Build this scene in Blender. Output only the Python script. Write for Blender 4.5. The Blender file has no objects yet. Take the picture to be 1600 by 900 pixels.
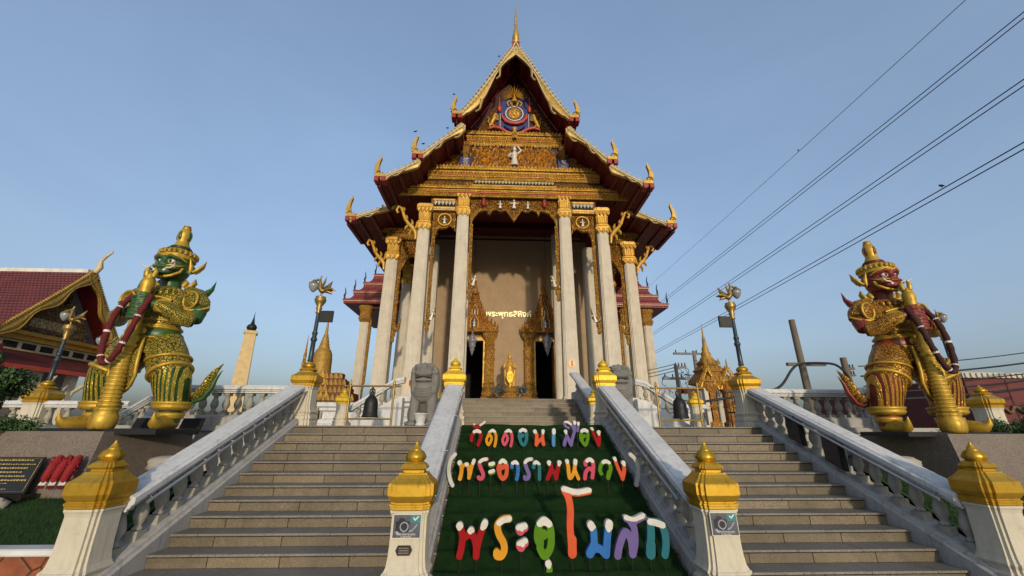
import bpy, bmesh, math, random
import numpy as np
from mathutils import Vector, Matrix
from mathutils.geometry import tessellate_polygon
R = math.radians
random.seed(7)
S = bpy.context.scene
COL = S.collection

# ------------------------------------------------------------------ camera, sky, sun, exposure
cam_d = bpy.data.cameras.new('camera')
cam = bpy.data.objects.new('camera', cam_d); COL.objects.link(cam)
cam_d.sensor_width = 36.0
cam_d.lens = 628.0 / 1600.0 * 36.0
cam_d.clip_start = 0.05; cam_d.clip_end = 5000
EYE = Vector((-0.878, 0.0, 1.922))
pi_, ya_, ro_ = R(19.30), R(2.24), R(0.19)
fw = Vector((math.sin(ya_)*math.cos(pi_), math.cos(ya_)*math.cos(pi_), math.sin(pi_)))
rt0 = Vector((math.cos(ya_), -math.sin(ya_), 0)); up0 = rt0.cross(fw)
rt = rt0*math.cos(ro_) + up0*math.sin(ro_); up = -rt0*math.sin(ro_) + up0*math.cos(ro_)
cam.matrix_world = Matrix(((rt.x, up.x, -fw.x, EYE.x), (rt.y, up.y, -fw.y, EYE.y), (rt.z, up.z, -fw.z, EYE.z), (0, 0, 0, 1)))
S.camera = cam

SUN_EL = 10.5; SUN_AZ = 10.0        # low sun behind the viewer, a little to the right
w = bpy.data.worlds.new('World'); S.world = w; w.use_nodes = True
nt = w.node_tree
sky = nt.nodes.new('ShaderNodeTexSky'); sky.sky_type = 'NISHITA'; sky.sun_disc = False
sky.sun_elevation = R(SUN_EL); sky.sun_rotation = R(180 - SUN_AZ)
sky.altitude = 0; sky.air_density = 1.0; sky.dust_density = 6.0; sky.ozone_density = 1.2
bg = nt.nodes['Background']; bg.inputs['Strength'].default_value = 0.15
gm = nt.nodes.new('ShaderNodeGamma'); gm.inputs['Gamma'].default_value = .6          # hazy look put into the sky colour: gamma flattens its brightness range
sky_gain = nt.nodes.new('ShaderNodeMix'); sky_gain.data_type = 'RGBA'; sky_gain.blend_type = 'MULTIPLY'; sky_gain.inputs[0].default_value = 1.0
sky_gain.inputs[7].default_value = (2.24, 2.60, 3.16, 1)  # gain on the sky light, with a blue cast, put into its colour
wc = nt.nodes.new('ShaderNodeTexCoord'); wm = nt.nodes.new('ShaderNodeMapping'); wm.inputs['Scale'].default_value = (1.2, 1.2, 3.2); wm.inputs['Rotation'].default_value = (.3, .5, .4)
wn = nt.nodes.new('ShaderNodeTexNoise'); wn.inputs['Scale'].default_value = 1.6; wn.inputs['Detail'].default_value = 6; wn.inputs['Roughness'].default_value = .6; wn.inputs['Distortion'].default_value = .6
wr = nt.nodes.new('ShaderNodeValToRGB'); wr.color_ramp.elements[0].position = .3; wr.color_ramp.elements[0].color = (.96, .96, .97, 1); wr.color_ramp.elements[1].position = .72; wr.color_ramp.elements[1].color = (1.07, 1.055, 1.04, 1)
vl = nt.nodes.new('ShaderNodeMix'); vl.data_type = 'RGBA'; vl.blend_type = 'MULTIPLY'; vl.inputs[0].default_value = 1.0
nt.links.new(wc.outputs['Generated'], wm.inputs[0]); nt.links.new(wm.outputs[0], wn.inputs['Vector']); nt.links.new(wn.outputs['Fac'], wr.inputs[0])
nt.links.new(sky.outputs[0], gm.inputs['Color']); nt.links.new(gm.outputs[0], sky_gain.inputs[6]); nt.links.new(sky_gain.outputs[2], vl.inputs[6]); nt.links.new(wr.outputs[0], vl.inputs[7]); nt.links.new(vl.outputs[2], bg.inputs['Color'])
sd = bpy.data.lights.new('sun', 'SUN'); sd.energy = 3.3; sd.angle = R(2.2); sd.color = (1.0, 0.83, 0.61)
sun = bpy.data.objects.new('sun', sd); COL.objects.link(sun)
tr = Vector((-math.sin(R(SUN_AZ))*math.cos(R(SUN_EL)), math.cos(R(SUN_AZ))*math.cos(R(SUN_EL)), -math.sin(R(SUN_EL))))
sun.rotation_euler = tr.to_track_quat('-Z', 'Y').to_euler()
S.view_settings.view_transform = 'Standard'; S.view_settings.look = 'None'
S.view_settings.exposure = -0.15; S.view_settings.gamma = 1.0

# ------------------------------------------------------------------ mesh builder
class MB:
    def __init__(s): s.v = []; s.f = []; s.m = []; s.s = []
    def add(s, vs, fs, m=0, sm=False):
        b = len(s.v); s.v += [tuple(p) for p in vs]
        for f in fs: s.f.append([b+i for i in f]); s.m.append(m); s.s.append(sm)
        return s
    def loft(s, rings, m=0, sm=False, closed=True, cap=True):
        n = len(rings[0]); vs = [p for r in rings for p in r]; fs = []
        for i in range(len(rings)-1):
            for j in range(n if closed else n-1):
                k = (j+1) % n
                fs.append([i*n+j, i*n+k, (i+1)*n+k, (i+1)*n+j])
        s.add(vs, fs, m, sm)
        if cap and closed:
            s.add(rings[0], [list(range(n))[::-1]], m, False); s.add(rings[-1], [list(range(n))], m, False)
        return s
    def box(s, x0, x1, y0, y1, z0, z1, m=0):
        return s.add([(x0,y0,z0),(x1,y0,z0),(x1,y1,z0),(x0,y1,z0),(x0,y0,z1),(x1,y0,z1),(x1,y1,z1),(x0,y1,z1)],
                     [[0,3,2,1],[4,5,6,7],[0,1,5,4],[1,2,6,5],[2,3,7,6],[3,0,4,7]], m)
    def lathe(s, prof, c=(0,0,0), n=14, m=0, sm=True, fl=None):
        rings = []
        for r, z in prof:
            ring = []
            for j in range(n):
                a = 2*math.pi*j/n; q = r*(1+(fl if fl and j % 2 else 0))
                ring.append((c[0]+q*math.cos(a), c[1]+q*math.sin(a), c[2]+z))
            rings.append(ring)
        return s.loft(rings, m, sm)
    def prof(s, outl, prof, c=(0,0,0), m=0):
        return s.loft([[(c[0]+x*q, c[1]+y*q, c[2]+z) for x, y in outl] for q, z in prof], m)
    def tube(s, pts, r, n=8, m=0, sm=True, cap=True, fx=1.0, fy=1.0, ref=None):
        P = [Vector(p) for p in pts]; rings = []; N = len(P)
        u = None
        for i in range(N):
            t = (P[min(i+1, N-1)]-P[max(i-1, 0)]); t = t.normalized() if t.length > 1e-9 else Vector((0,0,1))
            if u is None:
                a = Vector(ref) if ref else (Vector((0,0,1)) if abs(t.z) < .9 else Vector((0,1,0)))
                u = (a - t*a.dot(t)).normalized()
            else:
                u = (u - t*u.dot(t)); u = u.normalized() if u.length > 1e-6 else Vector((1,0,0))
            b = t.cross(u); q = r[i] if isinstance(r, (list, tuple)) else r
            rings.append([tuple(P[i]+(u*math.cos(2*math.pi*j/n)*fx+b*math.sin(2*math.pi*j/n)*fy)*q) for j in range(n)])
        return s.loft(rings, m, sm, True, cap)
    def plate(s, poly, O, U, V, th, m=0, m2=None):
        O = Vector(O); U = Vector(U); V = Vector(V); Wn = U.cross(V).normalized()
        a = [O+U*p[0]+V*p[1] for p in poly]; b = [q-Wn*th for q in a]; n = len(poly)
        tri = [list(t) for t in tessellate_polygon([[Vector((p[0], p[1], 0)) for p in poly]])]
        s.add(a, tri, m); s.add(b, [t[::-1] for t in tri], m)
        s.add(a+b, [[i, (i+1) % n, n+(i+1) % n, n+i] for i in range(n)], m if m2 is None else m2)
        return s
    def mirror(s):
        n = len(s.v); s.v += [(-x, y, z) for x, y, z in s.v]
        for i in range(len(s.f)):
            s.f.append([n+k for k in s.f[i]][::-1]); s.m.append(s.m[i]); s.s.append(s.s[i])
        return s
    def xf(s, fn, i0=0):
        for i in range(i0, len(s.v)): s.v[i] = tuple(fn(*s.v[i]))
        return s
    def mesh(s, name, mats):
        me = bpy.data.meshes.new(name); me.from_pydata(s.v, [], s.f)
        for q in (mats if isinstance(mats, (list, tuple)) else [mats]): me.materials.append(q)
        me.polygons.foreach_set('material_index', s.m); me.polygons.foreach_set('use_smooth', s.s)
        me.validate(); me.update()
        bm = bmesh.new(); bm.from_mesh(me); bmesh.ops.recalc_face_normals(bm, faces=bm.faces); bm.to_mesh(me); bm.free()
        return me

def tag(o, label=None, cat=None, group=None, kind=None):
    if label: o['label'] = label
    if cat: o['category'] = cat
    if group: o['group'] = group
    if kind: o['kind'] = kind
    return o
def thing(name, label, cat, loc=(0,0,0), group=None, rz=0):
    o = bpy.data.objects.new(name, None); COL.objects.link(o); o.location = loc; o.rotation_euler = (0,0,rz)
    o.empty_display_size = .2
    return tag(o, label, cat, group)
def link(name, me, parent=None, local=False):
    o = bpy.data.objects.new(name, me); COL.objects.link(o)
    if parent:
        o.parent = parent
        if not local and parent.parent is None and parent.type == 'EMPTY': o.location = -parent.location
    return o
def part(name, mb, mats, parent, local=False): return link(name, mb.mesh(name, mats), parent, local)
def solo(name, mb, mats, label, cat, group=None): return tag(link(name, mb.mesh(name, mats)), label, cat, group)
def struct(name, mb, mats, kind='structure'): return tag(link(name, mb.mesh(name, mats)), kind=kind)
def kids(o): return [c for c in bpy.data.objects if c.parent == o]
def dup(root, loc=None, rz=None, label=None, group=None, sx=None):
    def cp(o, par):
        c = o.copy(); COL.objects.link(c)
        if par: c.parent = par
        for ch in list(o.children): cp(ch, c)
        return c
    bpy.context.view_layer.update()
    r = cp(root, None)
    if loc is not None: r.location = loc
    if rz is not None: r.rotation_euler = (0,0,rz)
    if sx: r.scale = (sx, 1, 1)
    if label: r['label'] = label
    if group: r['group'] = group
    return r

# ------------------------------------------------------------------ materials
class NT:
    def __init__(s, name):
        s.mat = bpy.data.materials.new(name); s.mat.use_nodes = True; s.t = s.mat.node_tree
        s.b = s.t.nodes['Principled BSDF']; s.tc = s.n('ShaderNodeTexCoord')
    def n(s, t, **k):
        q = s.t.nodes.new(t)
        for a, v in k.items(): setattr(q, a, v)
        return q
    def l(s, a, b): s.t.links.new(a, b)
    def noise(s, sc, det=4, rough=.55, dist=0, vec=None):
        q = s.n('ShaderNodeTexNoise'); q.inputs['Scale'].default_value = sc; q.inputs['Detail'].default_value = det
        q.inputs['Roughness'].default_value = rough; q.inputs['Distortion'].default_value = dist
        s.l(vec or s.tc.outputs['Object'], q.inputs['Vector']); return q.outputs['Fac']
    def vor(s, sc, feat='F1', out='Distance', vec=None):
        q = s.n('ShaderNodeTexVoronoi', feature=feat); q.inputs['Scale'].default_value = sc
        s.l(vec or s.tc.outputs['Object'], q.inputs['Vector']); return q.outputs[out]
    def map(s, scale=(1,1,1), rot=(0,0,0)):
        q = s.n('ShaderNodeMapping'); q.inputs['Scale'].default_value = scale; q.inputs['Rotation'].default_value = rot
        s.l(s.tc.outputs['Object'], q.inputs['Vector']); return q.outputs[0]
    def ramp(s, fac, stops):
        q = s.n('ShaderNodeValToRGB'); e = q.color_ramp.elements
        while len(e) < len(stops): e.new(.5)
        for i, (p, c) in enumerate(stops):
            e[i].position = p; e[i].color = (*c, 1) if len(c) == 3 else c
        s.l(fac, q.inputs[0]); return q.outputs[0]
    def mix(s, f, a, b, mode='MIX'):
        q = s.n('ShaderNodeMix', data_type='RGBA', blend_type=mode)
        for k, v in ((0, f), (6, a), (7, b)):
            if isinstance(v, (int, float)): q.inputs[k].default_value = v
            elif isinstance(v, tuple): q.inputs[k].default_value = (*v, 1)
            else: s.l(v, q.inputs[k])
        return q.outputs[2]
    def math(s, op, a, b=0):
        q = s.n('ShaderNodeMath', operation=op)
        for k, v in ((0, a), (1, b)):
            if isinstance(v, (int, float)): q.inputs[k].default_value = v
            else: s.l(v, q.inputs[k])
        return q.outputs[0]
    def bump(s, h, st=.3, d=.02):
        q = s.n('ShaderNodeBump'); q.inputs['Strength'].default_value = st; q.inputs['Distance'].default_value = d
        s.l(h, q.inputs['Height'])
        if s.b.inputs['Normal'].is_linked: s.l(s.b.inputs['Normal'].links[0].from_socket, q.inputs['Normal'])
        s.l(q.outputs[0], s.b.inputs['Normal'])
    def done(s, col, rough=.6, metal=0.0, spec=.35):
        if isinstance(col, tuple): s.b.inputs['Base Color'].default_value = (*col, 1)
        else: s.l(col, s.b.inputs['Base Color'])
        if isinstance(rough, (int, float)): s.b.inputs['Roughness'].default_value = rough
        else: s.l(rough, s.b.inputs['Roughness'])
        s.b.inputs['Metallic'].default_value = metal
        s.b.inputs['Specular IOR Level'].default_value = spec
        return s.mat
def sc(c, k): return tuple(min(1, x*k) for x in c)
def plain(name, c, rough=.6, metal=0, var=.18, scale=2.5, bump=.12, bs=60):
    t = NT(name); f = t.noise(scale, 6, .62)
    col = t.ramp(f, [(.28, sc(c, 1-var)), (.72, sc(c, 1+var))])
    r = t.ramp(t.noise(scale*3, 3), [(.3, (max(0.03, rough-.08),)*3), (.7, (min(1, rough+.1),)*3)])
    if bump: t.bump(t.noise(bs, 3), bump, .01)
    return t.done(col, r, metal)
def weathered(name, c, stain, rough=.75, amount=.5, streak=True, bump=.25):
    t = NT(name)
    big = t.noise(1.6, 8, .68); fine = t.noise(22, 5, .6)
    col = t.ramp(big, [(.3, sc(c, .84)), (.7, sc(c, 1.1))])
    col = t.mix(t.ramp(fine, [(.35, (.25,)*3), (.75, (0,)*3)]), col, sc(c, .72))
    if streak:
        st = t.noise(2.2, 7, .72, .4, t.map((5, 5, .55)))
        col = t.mix(t.math('MULTIPLY', t.ramp(st, [(.5, (0,)*3), (.74, (1,)*3)]), amount), col, stain)
    sp = t.noise(9, 7, .75)
    col = t.mix(t.math('MULTIPLY', t.ramp(sp, [(.58, (0,)*3), (.7, (1,)*3)]), amount*.8), col, sc(stain, .8))
    t.bump(t.noise(70, 4), bump, .006); t.bump(big, .3, .02)
    return t.done(col, rough)
def granite(name, c, dark, rough=.55, scale=60, big=.55):
    t = NT(name)
    f = t.noise(scale, 4, .7); v = t.vor(scale*1.6, 'F1', 'Color'); g = t.n('ShaderNodeSeparateColor'); t.l(v, g.inputs[0])
    col = t.ramp(f, [(.3, dark), (.5, c), (.72, sc(c, 1.35))])
    col = t.mix(t.math('MULTIPLY', g.outputs[0], .35), col, dark)
    b = t.noise(1.1, 8, .75, .5)
    col = t.mix(t.ramp(b, [(.4, (0,)*3), (.68, (big,)*3)]), col, sc(dark, .6))
    at = t.n('ShaderNodeAttribute'); at.attribute_name = 'tone'
    col = t.mix(.85, col, at.outputs['Color'], 'MULTIPLY') if False else col
    t.bump(f, .08, .004)
    return t.done(col, rough)
def goldpaint(name, c=(.46, .275, .026), rough=.34, metal=.65, dirt=(.13, .055, .012), am=.6):
    t = NT(name)
    f = t.noise(3.5, 7, .7); col = t.ramp(f, [(.3, sc(c, .72)), (.65, sc(c, 1.15))])
    st = t.noise(6, 6, .7, .3, t.map((3, 3, .7)))
    col = t.mix(t.math('MULTIPLY', t.ramp(st, [(.52, (0,)*3), (.72, (1,)*3)]), am), col, dirt)
    t.bump(t.noise(45, 4), .15, .006)
    return t.done(col, t.ramp(f, [(.3, (rough+.18,)*3), (.7, (rough,)*3)]), metal)
def ornate(name, gold=(.60, .33, .05), gap=(.085, .012, .009), scale=9, rough=.42, metal=.3, bump=.9, edge=.1):
    """carved and gilded surface: gilt cells and curls with painted ground between them"""
    t = NT(name)
    wv = t.n('ShaderNodeVectorMath', operation='ADD')
    nz = t.n('ShaderNodeTexNoise'); nz.inputs['Scale'].default_value = scale*.35; nz.inputs['Detail'].default_value = 2
    t.l(t.tc.outputs['Object'], nz.inputs['Vector'])
    ms = t.n('ShaderNodeVectorMath', operation='SCALE'); ms.inputs['Scale'].default_value = 1.3/scale*2.2
    t.l(nz.outputs['Color'], ms.inputs[0]); t.l(t.tc.outputs['Object'], wv.inputs[0]); t.l(ms.outputs[0], wv.inputs[1])
    d = t.vor(scale, 'DISTANCE_TO_EDGE', 'Distance', wv.outputs[0])
    d2 = t.vor(scale*2.3, 'DISTANCE_TO_EDGE', 'Distance', wv.outputs[0])
    h = t.math('MULTIPLY', t.ramp(d, [(0, (0,)*3), (edge*2.2, (1,)*3)]), t.ramp(d2, [(0.0, (.35,)*3), (edge*1.4, (1,)*3)]))
    tone = t.noise(2.0, 6, .65)
    g = t.ramp(tone, [(.3, sc(gold, .6)), (.7, sc(gold, 1.25))])
    col = t.mix(t.ramp(h, [(.12, (0,)*3), (.42, (1,)*3)]), gap, g)
    t.bump(h, bump, .03)
    return t.done(col, rough, metal)
M = {}
M['ground'] = weathered('paving', (.30, .28, .25), (.12, .11, .10), .85, .5, False)
M['terrace'] = weathered('terrace_paving', (.34, .33, .30), (.16, .15, .13), .8, .4, False)
M['plaster'] = weathered('cream_plaster', (.46, .42, .34), (.30, .25, .18), .75, .35)
M['post'] = weathered('cream_post_paint', (.50, .46, .36), (.24, .20, .15), .7, .45)
M['white'] = weathered('white_rail_paint', (.52, .525, .52), (.20, .20, .195), .6, .65)
M['baluster'] = weathered('baluster_stone', (.30, .28, .235), (.10, .09, .07), .8, .6)
M['curb'] = weathered('curb_cement', (.34, .33, .315), (.12, .115, .105), .8, .75)
M['column'] = weathered('column_plaster', (.47, .42, .335), (.24, .20, .15), .75, .6)
M['wall'] = weathered('hall_wall', (.30, .21, .125), (.17, .115, .06), .75, .35)
M['riser'] = granite('step_granite', (.175, .14, .092), (.06, .047, .032), .6, 55, .6)
M['tread'] = granite('tread_granite', (.20, .185, .16), (.06, .055, .05), .55, 55, .4)
M['plinth'] = granite('plinth_granite', (.175, .140, .115), (.055, .045, .038), .5, 48, .25)
M['lion'] = weathered('grey_lion_stone', (.17, .165, .15), (.07, .066, .06), .85, .5)
M['gold'] = goldpaint('cap_gold')
M['gold_y'] = goldpaint('bright_cap_gold', (.58, .38, .025), .42, .35, (.20, .09, .02), .4)
M['gilt'] = goldpaint('gilding', (.50, .285, .045), .42, .3, (.07, .02, .010), .75)
M['barge'] = goldpaint('bargeboard_gilding', (.40, .25, .05), .4, .5, (.06, .025, .012), .75)
M['pale'] = plain('pale_edge', (.44, .36, .21), .5)
M['ornate'] = ornate('carved_gilt', scale=7)
M['ornate_s'] = ornate('fine_carved_gilt', scale=13)
M['maroon'] = plain('maroon_ground', (.036, .007, .006), .5)
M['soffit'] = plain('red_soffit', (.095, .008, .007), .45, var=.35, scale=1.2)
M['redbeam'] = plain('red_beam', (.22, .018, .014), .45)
M['dark'] = plain('dark_void', (.010, .009, .009), .8)  # near-black for joints, interiors and painted shadow strips
M['purple'] = plain('violet_ground', (.03, .025, .12), .5)
M['blue'] = plain('blue_enamel', (.022, .028, .13), .5)
M['silver'] = plain('silver_figure', (.52, .47, .40), .4, .2)
M['whitefig'] = plain('white_figure', (.52, .49, .43), .5)
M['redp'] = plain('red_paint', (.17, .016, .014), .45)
M['redrib'] = plain('red_ribbon', (.42, .06, .04), .5)
M['steel'] = plain('grey_steel', (.34, .35, .36), .35, .7)
M['black'] = plain('black_metal', (.012, .012, .013), .5, .2)
M['bluepole'] = plain('blue_grey_pole', (.025, .038, .05), .4, .3)
M['brass'] = goldpaint('brass', (.27, .18, .055), .35, .7, (.08, .06, .03), .7)
M['wood'] = weathered('pole_wood', (.13, .105, .08), (.05, .04, .035), .85, .5)
M['concrete'] = weathered('pole_concrete', (.17, .16, .15), (.07, .065, .06), .85, .5)
# ------------------------------------------------------------------ ground, terrace, stairs
TT = 0.349; RR = 0.165; Y0 = 9.88; Z0 = 1.98
g = MB(); g.add([(-900,-300,0),(900,-300,0),(900,1500,0),(-900,1500,0)], [[0,1,2,3]])
struct('ground', g, M['ground'])
g = MB(); g.box(-5.93, 5.93, 10.22, 62, 0.0, 1.98); g.box(-15, -5.93, 10.5, 62, 0.0, 1.972); g.box(5.93, 15, 10.5, 62, 0.0, 1.972)
struct('terrace', g, M['terrace'])

RT = [M['riser'], granite('step_granite_b', (.20, .16, .105), (.07, .055, .037), .6, 55, .4), granite('step_granite_c', (.15, .12, .08), (.052, .041, .028), .6, 55, .5), M['tread'], M['dark']]
stair = thing('stone_staircase', 'broad granite entrance staircase with a green strip down its middle', 'staircase', (0, 7.8, 0))
rng = random.Random(3)
for k in range(12):
    y = Y0-k*TT; z = Z0-k*RR; mb = MB(); off = rng.uniform(-.5, .5)
    mb.box(-5.46, 5.46, y+.035, y+TT+.006, max(0, z-RR-.3) if k > 10 else z-RR-.02, z-.034, 4)  # near-black backing paints the shadow line under each nosing; shows in joints too
    for (a, b) in ((-5.46, 5.46),):
        x = a
        first = True
        while x < b-.01:
            L = .92+rng.uniform(-.03, .03)
            if first: L = .45+abs(off)*.8; first = False
            x2 = min(b, x+L)
            if b-x2 < .2: x2 = b
            mb.box(x+.006, x2-.006, y+.010+rng.uniform(-.002, .002), y+.06, z-RR+.002, z-.046, rng.choice([0, 0, 1, 2]))
            x = x2
        x = a; first = True
        while x < b-.01:
            L = .92+rng.uniform(-.02, .02)
            if first: L = .2+abs(off)*.9; first = False
            x2 = min(b, x+L)
            if b-x2 < .2: x2 = b
            mb.box(x+.003, x2-.003, y-.012, y+TT+.008, z-.028+rng.uniform(-.001, .001), z+rng.uniform(-.0015, .0015), 3)
            x = x2
    part('step', mb, RT, stair)

# artificial turf laid over the middle of the stairs
t = NT('artificial_turf')
f1 = t.noise(7, 6, .7); f2 = t.noise(160, 3, .7)
col = t.ramp(f1, [(.3, (.004, .016, .005)), (.62, (.011, .034, .009)), (.8, (.022, .042, .014))])
col = t.mix(t.ramp(f2, [(.45, (0,)*3), (.75, (.5,)*3)]), col, (.030, .060, .016))
t.bump(f2, .9, .02); M['turf'] = t.done(col, .95, 0, .06)
cp = MB(); nx = 44; prof = []
for k in range(-1, 12):
    y = Y0-k*TT; z = Z0-k*RR
    if k == -1: prof += [(y-.05, Z0+.022), (Y0+.12, Z0+.024)]; continue
    prof += [(y-.014, z+.018), (y-.045, z-.012)]
    prof += [(y-TT*.38, z-RR*.48), (y-TT*.62, z-RR*.80), (y-TT*.82, z-RR*.93)]
prof += [(Y0-12*TT+.02, .03), (Y0-12*TT-.25, .012)]
rng = random.Random(5)
rows = []
ph = [rng.uniform(0, 6) for _ in range(len(prof))]
for i, (y, z) in enumerate(prof):
    row = []
    for j in range(nx+1):
        x = -1.64+3.28*j/nx
        q = .010*math.sin(x*3.1+ph[i])+.007*math.sin(x*7.3+ph[i]*2)
        row.append((x+.004*math.sin(i*1.7), y+q*.5, max(.012, z+q+.004)))
    rows.append(row)
cp.loft(rows, 0, True, closed=False, cap=False)
solo('green_carpet', cp, M['turf'], 'strip of dark green artificial turf running down the middle of the stairs', 'carpet')

# ------------------------------------------------------------------ posts with gilded caps
RED = []
for (x, y) in ((1, -.70), (1, .70), (.87, .70), (.87, .87), (.70, .87), (.70, 1)): RED.append((x, y))
base_q = [(1, .70), (.87, .70), (.87, .87), (.70, .87), (.70, 1)]
RED = []
for q in range(4):
    for (x, y) in base_q:
        for _ in range(q): x, y = -y, x
        RED.append((x, y))
def post_parts(root, hs=1.0, zs=1.0, gold='gold', local=True):
    b = MB()
    P = [(.30,0),(.30,.10),(.275,.13),(.295,.17),(.295,.23),(.26,.26),(.26,.30),(.285,.335),(.285,.355),(.268,.365),(.246,.41),(.232,.50),(.225,.62),(.222,.92),(.232,.955),(.245,.975),(.245,1.0)]
    b.prof(RED, [(s*hs, z*zs) for s, z in P])
    part('shaft', b, M['post'], root, local)
    c = MB()
    P = [(.235,1.0),(.25,1.01),(.25,1.035),(.262,1.04),(.262,1.062),(.245,1.068),(.245,1.085),(.262,1.10),(.288,1.145),(.294,1.16),(.294,1.275),(.286,1.29),(.262,1.31),(.22,1.345),(.185,1.385),(.178,1.40),(.135,1.405),(.135,1.43),(.168,1.448),(.172,1.462),(.140,1.50),(.10,1.525),(.085,1.53)]
    c.prof(RED, [(s*hs, z*zs) for s, z in P])
    G = [(.085,1.53),(.098,1.545),(.112,1.575),(.100,1.61),(.080,1.645),(.070,1.655)]
    c.lathe([(s*hs, z*zs) for s, z in G], n=24, fl=.28)
    G = [(.068,1.652),(.074,1.662),(.060,1.675),(.036,1.715),(.016,1.748),(.018,1.756),(.006,1.768),(.001,1.77)]
    c.lathe([(s*hs, z*zs) for s, z in G], n=14)
    part('cap', c, M[gold], root, local)
def post(x, y, z, label, hs=.93, zs=1.0, gold='gold', group=None, rz=0):
    r = thing('stair_post', label, 'post', (x, y, z), group, rz)
    post_parts(r, hs, zs, gold); return r
post_a = post(-1.88, 5.62, 0, 'cream post carrying a photo sign and a small dark plaque, foot of the left flight')
post_b = post(1.90, 5.62, 0, 'cream stair post carrying only a photo sign, foot of the right flight')
post_c = post(-5.78, 5.78, 0, 'cream gold-capped post at the outer foot of the left flight, beside the lawn')
post_d = post(5.78, 5.78, 0, 'cream gold-capped post at the outer foot of the right flight, beside the granite plinth')
post_e = post(-5.58, 10.42, 1.98, 'weathered gold-capped post under the bird lamp on the left of the stairhead', 1.05, .90)
post_f = post(5.58, 10.42, 1.98, 'weathered gold-capped post under the bird lamp on the right of the stairhead', 1.05, .90)
post_g = post(-1.93, 10.62, 1.98, 'bright yellow-capped post at the top of the carpet, beside the lion that is fully seen', .98, .97, 'gold_y')
post_h = post(1.95, 10.62, 1.98, 'bright yellow-capped post at the top of the carpet, hiding the lion behind it', .98, .97, 'gold_y')
for x, y, lab in ((-2.42, 12.9, 'small yellow-capped post tucked behind the left post at the top of the carpet'), (2.22, 12.9, 'small yellow-capped post at the foot of the upper steps, on the right'),
                  (-5.75, 13.6, 'small yellow-capped post behind the bell rack on the left'), (5.75, 13.6, 'small yellow-capped post behind the bell rack on the right')):
    post(x, y, 1.98, lab, .72, .66, 'gold_y')

# ------------------------------------------------------------------ balustrades
SL = .432
def railz(y): return 1.03+SL*(y-5.8)
BAL = [(.05,.085),(.066,.095),(.066,.115),(.046,.13),(.042,.15),(.060,.185),(.082,.24),(.086,.28),(.074,.35),(.052,.42),(.042,.455),(.058,.47),(.058,.485),(.045,.495),(.045,.51)]
def baluster_mesh(h):
    b = MB(); k = h/.56
    b.box(-.078, .078, -.085, .085, -.04, .085*k); b.lathe([(r, z*k) for r, z in BAL], n=14)
    b.box(-.07, .07, -.075, .075, .505*k, h+.05)
    return b.mesh('baluster', M['baluster'])
BM = baluster_mesh(.56)
RS = [(-.205,-.105),(-.205,-.035),(-.185,-.02),(-.16,-.018),(-.15,0),(.15,0),(.16,-.018),(.185,-.02),(.205,-.035),(.205,-.105),(.165,-.125),(.165,-.15),(.13,-.16),(.13,-.195),(-.13,-.195),(-.13,-.16),(-.165,-.15),(-.165,-.125)]
def stair_rail(xc, label, sides):
    r = thing('stair_balustrade', label, 'balustrade', (xc, 7.9, 0), 'balustrades of the main stairs')
    b = MB()
    ys = [5.96, 6.02]+[6.02+(10.26-6.02)*i/10 for i in range(1, 11)]
    b.loft([[(xc+x, y, railz(y)+z) for x, z in RS] for y in ys])
    part('handrail', b, M['white'], r)
    c = MB(); cs = [(-.22,-.9),(-.22,-.075),(-.205,-.06),(-.19,-.05),(-.175,-.012),(-.15,0),(.15,0),(.175,-.012),(.19,-.05),(.205,-.06),(.22,-.075),(.22,-.9)]
    ys = [5.6+(10.25-5.6)*i/16 for i in range(17)]
    c.loft([[(xc+x, y, max(-.01, railz(y)-.755+z)) for x, z in cs] for y in ys])
    part('curb', c, M['curb'], r)
    for i in range(14):
        y = 6.08+i*.312
        o = link('baluster', BM, r, True); o.location = (0, y-7.9, railz(y)-.755)
    for sgn in sides:
        m = MB(); xx = xc+sgn*.245
        pts = [(xx, y, railz(y)-.17) for y in (6.12, 8.2, 10.2)]
        m.tube(pts, .024, 8)
        for y in (6.2, 7.4, 8.8, 10.1): m.tube([(xx, y, railz(y)-.165), (xc+sgn*.16, y, railz(y)-.13)], .012, 6)
        part('grab_rail', m, M['steel'], r)
    return r
stair_rail(-5.68, 'white balustrade on the outer side of the left flight, running up beside the lawn', (1,))
stair_rail(5.68, 'outer white balustrade of the right flight, two black floodlights between its balusters', (-1,))
stair_rail(-1.90, 'white balustrade between the left flight and the green turf', (-1, 1))
stair_rail(1.92, 'white balustrade between the green turf and the right flight', (-1, 1))
for y, lab in ((8.75, 'upper black floodlight panel set between balusters of the right outer balustrade'), (7.85, 'lower black floodlight panel set between balusters of the right outer balustrade')):
    r = thing('floodlight', lab, 'floodlight', (5.42, y, railz(y)-.5))
    b = MB(); z = railz(y)-.70; b.loft([[(5.42, y-.2, z+.0),(5.50, y-.2, z+.0),(5.50, y-.2, z+.46),(5.42, y-.2, z+.46)], [(5.42, y+.2, z+.16),(5.50, y+.2, z+.16),(5.50, y+.2, z+.62),(5.42, y+.2, z+.62)]])
    part('lamp_housing', b, M['black'], r)
    b = MB(); b.loft([[(5.405, y-.17, z+.04),(5.417, y-.17, z+.04),(5.417, y-.17, z+.43),(5.405, y-.17, z+.43)], [(5.405, y+.17, z+.17),(5.417, y+.17, z+.17),(5.417, y+.17, z+.58),(5.405, y+.17, z+.58)]])
    part('glass', b, plain('floodlight_glass', (.02, .022, .026), .12, bump=0), r)

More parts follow.
